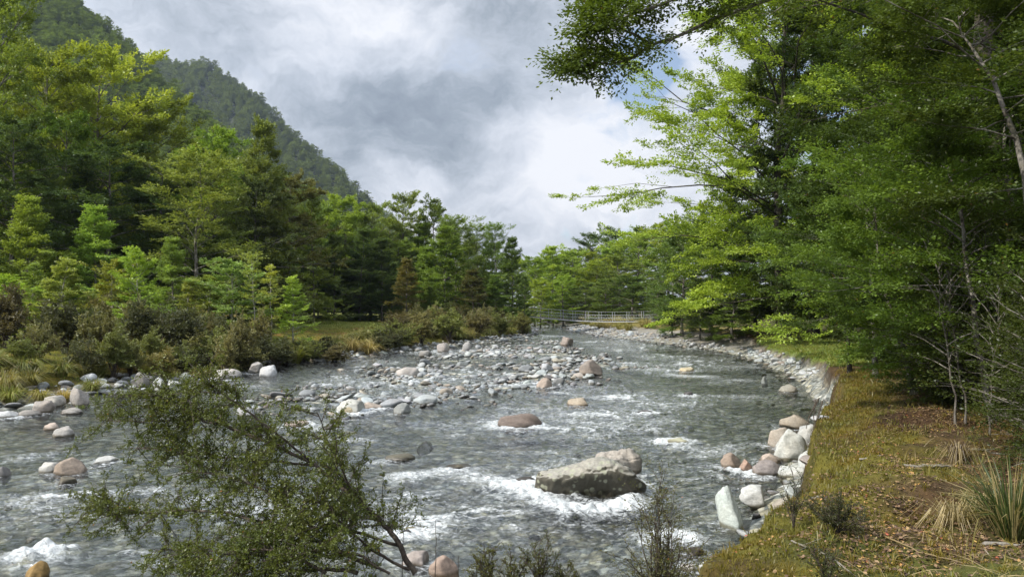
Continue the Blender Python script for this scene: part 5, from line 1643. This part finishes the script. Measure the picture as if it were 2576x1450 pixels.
    C.leaves(pos, ax, nm, .0145 * r.uniform(.6, 1.4, k * n), .0076 * r.uniform(.8, 1.2, k * n), np.clip(np.repeat(r.random(k), n) * .6 + r.random(k * n) * .35, 0, .95) + (r.random(k * n) < .0012) * 1.0)
    link('stems', T.mesh('bush_stems', M_TWIG, True), root)
    c = link('foliage', C.mesh('bush_foliage', M_BUSH), root)
    c.color = (0.082, 0.105, 0.02, 1)
    print('bush leaves', k * n)


leaning_bush()


def small_bush(name, dx, dy, d, top, w, n, seed, col, label, leaf=.011, dens=1.0, z0=None):
    """a thin upright bush: fine stems, twigs, tiny leaves"""
    r = np.random.default_rng(seed)
    p = at_d(dx, dy, d)
    if z0 is None:
        p[2] = gz(p[0], p[1]) - .02
    H = at_d(dx, top, d)[2] - p[2]
    W = w / 2 / FPX * d
    root = empty(name, tuple(p))
    tag(root, label, 'bush')
    T, C = MB(), MB()
    P, D, L = [], [], []
    for i in range(n):
        az = r.uniform(0, 6.28)
        o = W * r.random() ** .7
        e = np.array([math.cos(az) * o, math.sin(az) * o * .8, H * r.uniform(.6, 1.05) * (1 - .3 * (o / W) ** 2)])
        s = np.linspace(0, 1, 6)[:, None]
        q = e * np.concatenate([s ** 1.4, s ** 1.4, s ** .9], 1) + r.normal(0, .02 * H, (6, 3)) * s
        T.tube(q, np.linspace(.0065, .0015, 6) * (H / .8) ** .5, 4)
        for k in range(int(12 * dens)):
            u = r.uniform(.3, 1) * 5
            j = min(int(u), 4)
            b = q[j] + (q[j + 1] - q[j]) * (u - j)
            d1 = norm(norm(q[j + 1] - q[j]) * .8 + r.normal(0, .45, 3))
            l1 = H * r.uniform(.10, .24)
            T.tube([b, b + d1 * l1 * .5, b + d1 * l1], [.002, .0016, .0009], 3)
            for m in range(3):
                P.append(b + d1 * l1 * r.uniform(.1, .9))
                D.append(norm(d1 + r.normal(0, .5, 3)))
                L.append(l1 * .4)
    sprays_to_leaves(C, r, P, D, L, int(9 * dens), leaf, .45, flat=.8, spread=.25)
    link('stems', T.mesh(name + '_stems', M_TWIG, True), root)
    c = link('foliage', C.mesh(name + '_foliage', M_BUSH), root)
    c.color = (*col, 1)


small_bush('wispy_bush', 1655, 1475, 4.3, 1235, 190, 26, 1, (0.085, 0.09, 0.03), 'wispy see-through bush standing before the rapids below the lichened boulder', dens=1.0, leaf=.014)
for k, (dx, top, w, lb) in enumerate(((1225, 1372, 110, 'feathery heath tuft at the bottom edge, first after the leaning bush'), (1290, 1380, 110, 'feathery heath tuft below the dry stalks, second after the leaning bush'), (1360, 1352, 120, 'tallest feathery heath tuft at the bottom edge'),
                                      (1420, 1402, 90, 'low feathery heath tuft beside the tallest one'))):
    small_bush('heath_bush', dx, 1500, 4.1, top, w, 13, 10 + k, (0.09, 0.10, 0.03), lb, dens=.8, z0=1, leaf=.011)
small_bush('bank_bush', 2105, 1345, 5.0, 1245, 170, 26, 31, (0.045, 0.052, 0.018), 'dark little bush growing out of the yellow-green moss cushion', dens=1.2)
small_bush('bank_bush', 1995, 1290, 5.6, 1170, 90, 9, 32, (0.065, 0.085, 0.025), 'sparse green sprig at the edge above the white boulders', dens=.8)
small_bush('bank_bush', 2080, 1460, 4.2, 1360, 120, 14, 33, (0.06, 0.075, 0.022), 'straggly sprig with grey stems at the bottom of the mossy bank', dens=.8)

# ------------------------------------------------------------------ the mossy bank: moss, grass, litter, flax, sticks
def bank_points(n, x0, x1, y0, y1, seed, lo=0.0, hi=99):
    r = np.random.default_rng(seed)
    x, y = r.uniform(x0, x1, n), y0 + (y1 - y0) * r.random(n) ** 1.5
    z, sd, right, _ = ground_z(x, y)
    e = top_distance(x, y, sd)
    k = right & (e > lo - 0.12) & (e < hi) & (np.abs(x) < y * .8 + 1)
    return x[k], y[k], z[k], e[k]


def ground_cover():
    r = np.random.default_rng(91)
    x, y, z, e = bank_points(420000, -1.5, 13, 3.2, 22, 92)
    n2 = fbm(x * 1.1 + 30, y * 1.1, 4)
    moss = np.clip(smooth((1.1 - e + .5 * n2) / .9) + smooth(n2 * 2.4 - .7), 0, 1)
    keep = r.random(len(x)) < .07 + .93 * moss
    x, y, z, moss = x[keep], y[keep], z[keep], moss[keep]
    n = len(x)
    M = MB()
    az = r.uniform(0, 6.28, n)
    out = np.stack([np.cos(az), np.sin(az), np.zeros(n)], 1)
    h = np.where(r.random(n) < .08, r.uniform(.03, .065, n), r.uniform(.010, .026, n)) * (1 + .05 * y)
    p = np.stack([x, y, z - .008], 1)
    M.leaves(p, out * r.uniform(.1, .9, n)[:, None] + np.array([0, 0, 1.0]), out + r.normal(0, .5, (n, 3)), h * 1.3, np.minimum(h * .5, .006 + .0006 * y), r.random(n) * .95)
    # rough tufts among the moss
    x, y, z, e = bank_points(5200, -1, 12, 3.3, 18, 97)
    m = 13
    n = len(x) * m
    c = np.repeat(np.stack([x, y, z - .01], 1), m, 0)
    az = r.uniform(0, 6.28, n)
    out = np.stack([np.cos(az), np.sin(az), np.zeros(n)], 1)
    sz = np.repeat(np.exp(r.normal(-2.75, .45, len(x))) * (1 + .02 * y), m) * r.uniform(.6, 1.2, n)
    c = c + out * (sz * .25 * r.random(n))[:, None]
    M.blades(c, c + out * (sz * .3)[:, None] + np.array([0, 0, 1.0]) * (sz * .65)[:, None], c + out * (sz * r.uniform(.4, 1.0, n))[:, None] + np.array([0, 0, 1.0]) * (sz * r.uniform(.4, 1.0, n))[:, None], .0045, np.repeat(r.random(len(x)), m) * .6 + r.random(n) * .38)
    o = link('moss', M.mesh('moss', M_MOSS))
    o.color = (0.15, 0.148, 0.03, 1)
    tag(o, 'yellow-green moss and short grass on the near bank', 'moss', kind='stuff')
    # fallen leaves
    x, y, z, e = bank_points(300000, -1.0, 11, 3.3, 18, 93)
    n2 = fbm(x * .9 + 3, y * .9, 3)
    keep = r.random(len(x)) < np.clip(.08 + .2 * smooth((7.5 - y) / 2) + 1.3 * n2 + .28 * smooth((e - .5) / 1.0) - .25 * smooth((e - 5) / 3), .05, .9)
    x, y, z = x[keep], y[keep], z[keep]
    n = len(x)
    M = MB()
    az = r.uniform(0, 6.28, n)
    out = np.stack([np.cos(az), np.sin(az), r.normal(0, .25, n)], 1)
    ln = r.uniform(.016, .038, n)
    M.leaves(np.stack([x, y, z + r.uniform(.006, .026, n)], 1), out, np.array([0, 0, 1.0]) + r.normal(0, .35, (n, 3)), ln, ln * .62, r.random(n))
    o = link('leaf_litter', M.mesh('leaf_litter', M_LITTER))
    tag(o, 'fallen orange and tan leaves strewn over the near bank', 'fallen leaves', kind='stuff')
    # straw and twigs
    x, y, z, e = bank_points(9000, 1, 12, 3.3, 20, 94, .8)
    n = len(x)
    M = MB()
    az = r.uniform(0, 6.28, n)
    d = np.stack([np.cos(az), np.sin(az), r.normal(.05, .2, n)], 1) * r.uniform(.06, .28, n)[:, None]
    p = np.stack([x, y, z + .012], 1)
    M.blades(p, p + d * .5 + np.array([0, 0, .015]), p + d, .006, np.where(r.random(n) < .6, .98, r.random(n) * .8))
    o = link('twig_litter', M.mesh('twig_litter', M_GRASS))
    o.color = (0.20, 0.16, 0.10, 1)
    tag(o, 'dry twigs and straw lying on the forest edge', 'twig litter', kind='stuff')
    # grass of the lawn and of the left terrace and moss: fine blades where they can be seen
    x, y, z, e = bank_points(120000, 8, 26, 24, 50, 95)
    k = r.random(len(x)) < .8
    x, y, z = x[k], y[k], z[k]
    xl, yl = r.uniform(-36, 6, 200000), r.uniform(18, 95, 200000)
    zl, sl, rt, _ = ground_z(xl, yl)
    k = (~rt) & (sl > 1.2) & (sl < 32) & (np.abs(xl) < yl * .8)
    x, y, z = np.concatenate([x, xl[k]]), np.concatenate([y, yl[k]]), np.concatenate([z, zl[k]])
    n = len(x)
    M = MB()
    az = r.uniform(0, 6.28, n)
    out = np.stack([np.cos(az), np.sin(az), np.zeros(n)], 1)
    h = r.uniform(.03, .10, n) * np.where(r.random(n) < .1, 2.0, 1)
    M.leaves(np.stack([x, y, z - .01], 1), out * r.uniform(.1, .8, n)[:, None] + np.array([0, 0, 1.0]), out + r.normal(0, .5, (n, 3)), h, np.minimum(h * .4, .03), r.random(n) * .95)
    o = link('grass', M.mesh('grass', M_MOSS))
    o.color = (0.16, 0.215, 0.045, 1)
    tag(o, 'short mossy grass on the terraces of both banks', 'grass', kind='stuff')


M_MOSS = leaf_material('moss_leaves', (1.3, 0.85, 0.6), (0.22, 0.13, 0.04), trans=.3, clump=1.6, gloss=.02, var=.7)


def litter_material():
    m, t, out = material('fallen_leaves')
    tint = t.add('ShaderNodeAttribute', {'attribute_name': 'tint'}).outputs['Fac']
    c = t.ramp(tint, [(0.0, (0.06, 0.035, 0.022)), (.35, (0.12, 0.07, 0.04)), (.6, (0.20, 0.125, 0.068)), (.8, (0.29, 0.19, 0.09)), (.91, (0.36, 0.19, 0.06)), (.965, (0.40, 0.27, 0.07)), (.99, (0.34, 0.09, 0.045))], 'CONSTANT')
    p = t.add('ShaderNodeBsdfPrincipled', None, Base_Color=c, Roughness=.6)
    t.t.links.new(p.outputs[0], out.inputs[0])
    return m


M_LITTER = litter_material()
ground_cover()

p = at_d(2545, 1320, 5.0)
fl = tussock_mesh('flax_tussock', 5, 380, 1.0, .016, .72, .3)
o = link('flax_tussock', fl)
o.location = (p[0], p[1], gz(p[0], p[1]) - .03)
o.scale = (.58, .58, .66)
o.color = (0.065, 0.095, 0.028, 1)
tag(o, 'big tussock of stiff green blades and brown dead leaves on the near bank', 'tussock')
for k, (dx, dy, d, s, c, lb) in enumerate(((2400, 1295, 5.3, .42, (0.24, .20, .10), 'collapsed straw-coloured tussock in front of the stiff green one'), (2470, 1245, 5.6, .45, (0.15, .15, .06), 'half-dead tussock behind the collapsed straw one'), (2410, 1130, 7.6, .45, (0.16, .12, .08), 'brown withered tussock by the ringed trunk'))):
    p = at_d(dx, dy, d)
    o = link('flax_tussock', tussock_mesh('flax_tussock', 50 + k, 200, 1.0, .014, .15, .5))
    o.location = (p[0], p[1], gz(p[0], p[1]) - .03)
    o.scale = (s, s, s * .8)
    o.color = (*c, 1)
    tag(o, lb, 'tussock')


def stick(pts, r0, label, mat=M_BARK, name='fallen_branch', cat='branch', lift=.02, forks=2, ground=True):
    r = np.random.default_rng(len(label))
    w = np.array([at_d(*p) for p in pts])
    if ground:
        w[:, 2] = [gz(a, b) + lift for a, b, _ in w]
    s = np.linspace(0, len(w) - 1, 4 * len(w))
    q = np.stack([np.interp(s, np.arange(len(w)), w[:, k]) for k in range(3)], 1)
    q += r.normal(0, r0 * .5, q.shape)
    o0 = q[0].copy()
    M = MB()
    M.tube(q - o0, np.linspace(r0, r0 * .4, len(q)), 6)
    for k in range(forks):
        i = r.integers(2, len(q) - 2)
        d = norm(norm(q[-1] - q[0]) + r.normal(0, .5, 3) * np.array([1, 1, .5])) * np.linalg.norm(q[-1] - q[0]) * r.uniform(.2, .4)
        M.tube(np.stack([q[i], q[i] + d * .5, q[i] + d]) - o0, [r0 * .5, r0 * .4, r0 * .15], 5)
    o = link(name, M.mesh(name, mat, True))
    o.location = tuple(o0)
    o.color = (0.24, 0.19, 0.10, 1)
    tag(o, label, cat)


stick([(2470, 1335, 4.9), (2530, 1345, 4.85), (2590, 1340, 4.8)], .016, 'white broken branch lying at the foot of the stiff tussock')
stick([(2225, 1345, 4.9), (2320, 1385, 4.6), (2420, 1420, 4.4)], .006, 'long straw-coloured stalk lying across the moss', M_GRASS, forks=0)
stick([(2270, 1150, 7.2), (2330, 1165, 7.1), (2390, 1172, 7.0)], .018, 'grey dead branch among the litter before the ringed trunk', forks=4)
stick([(2420, 1110, 8.0), (2470, 1125, 7.8), (2530, 1118, 7.7)], .02, 'pale dead branch behind the withered tussock', forks=3)
stick([(2160, 1130, 7.6), (2215, 1142, 7.5)], .014, 'short whitish stick on the leaf-strewn middle of the bank', forks=1)
stick([(1990, 1325, 5.0), (2060, 1345, 4.7), (2130, 1400, 4.4), (2160, 1450, 4.2)], .007, 'thin grey fallen twig running down the mossy bank', forks=4)
stick([(2040, 1190, 6.2), (2090, 1195, 6.2)], .012, 'light stick stranded at the moss edge above the white rocks', forks=0)
stick([(775, 850, 38), (800, 858, 38)], .07, 'bleached white driftwood stick among the black-brown shrubs', name='driftwood', cat='driftwood', lift=.9, forks=1)
for k, pts in enumerate(([(2060, 1000, 11.5), (2045, 1030, 11.2), (2025, 1075, 11.0)], [(2068, 1010, 11.4), (2060, 1040, 11.1), (2040, 1090, 10.9)], [(2050, 1005, 11.6), (2048, 1040, 11.3), (2046, 1070, 11.2)])):
    stick(pts, .012, ('root hanging furthest out from the cut bank', 'forked root nearest the white slab', 'short thin root close against the soil of the cut bank')[k], M_TWIG, 'exposed_root', 'root', forks=2, ground=False)
for k, (dx, top, b) in enumerate(((1093, 1305, 1440), (1150, 1395, 1455), (1010, 1290, 1400), (1195, 1400, 1455))):
    stick([(dx, 1500, 4.2), (dx + 4, (top + b) / 2, 4.2), (dx + 2, top, 4.2)], .003, ('tall dry stalk standing alone in front of the water', 'short dry stalk next to the tall one', 'bent dry twig rising out of the leaning bush', 'thin dry stalk beside the feathery heath')[k], M_TWIG, 'dry_stalk', 'stalk', forks=0, ground=False)


# ------------------------------------------------------------------ air between the valley sides
def haze():
    m = bpy.data.materials.new('haze')
    m.use_nodes = True
    t = NT(m.node_tree)
    out = t.add('ShaderNodeOutputMaterial')
    v = t.add('ShaderNodeVolumePrincipled', None, Color=(0.62, 0.76, 1.0), Density=HAZE, Anisotropy=0.2)
    t.t.links.new(v.outputs[0], out.inputs['Volume'])
    x0, x1, y0, y1, z0, z1 = -1800, 1800, -1800, 1800, -2, 620
    V = [(x, y, z) for x in (x0, x1) for y in (y0, y1) for z in (z0, z1)]
    me = make_mesh('haze', V, [(0, 1, 3, 2), (4, 6, 7, 5), (0, 4, 5, 1), (2, 3, 7, 6), (0, 2, 6, 4), (1, 5, 7, 3)], mats=[m])
    tag(link('haze', me), kind='stuff', label='thin blue haze filling the valley', cat='haze')


HAZE = 0.00012
haze()
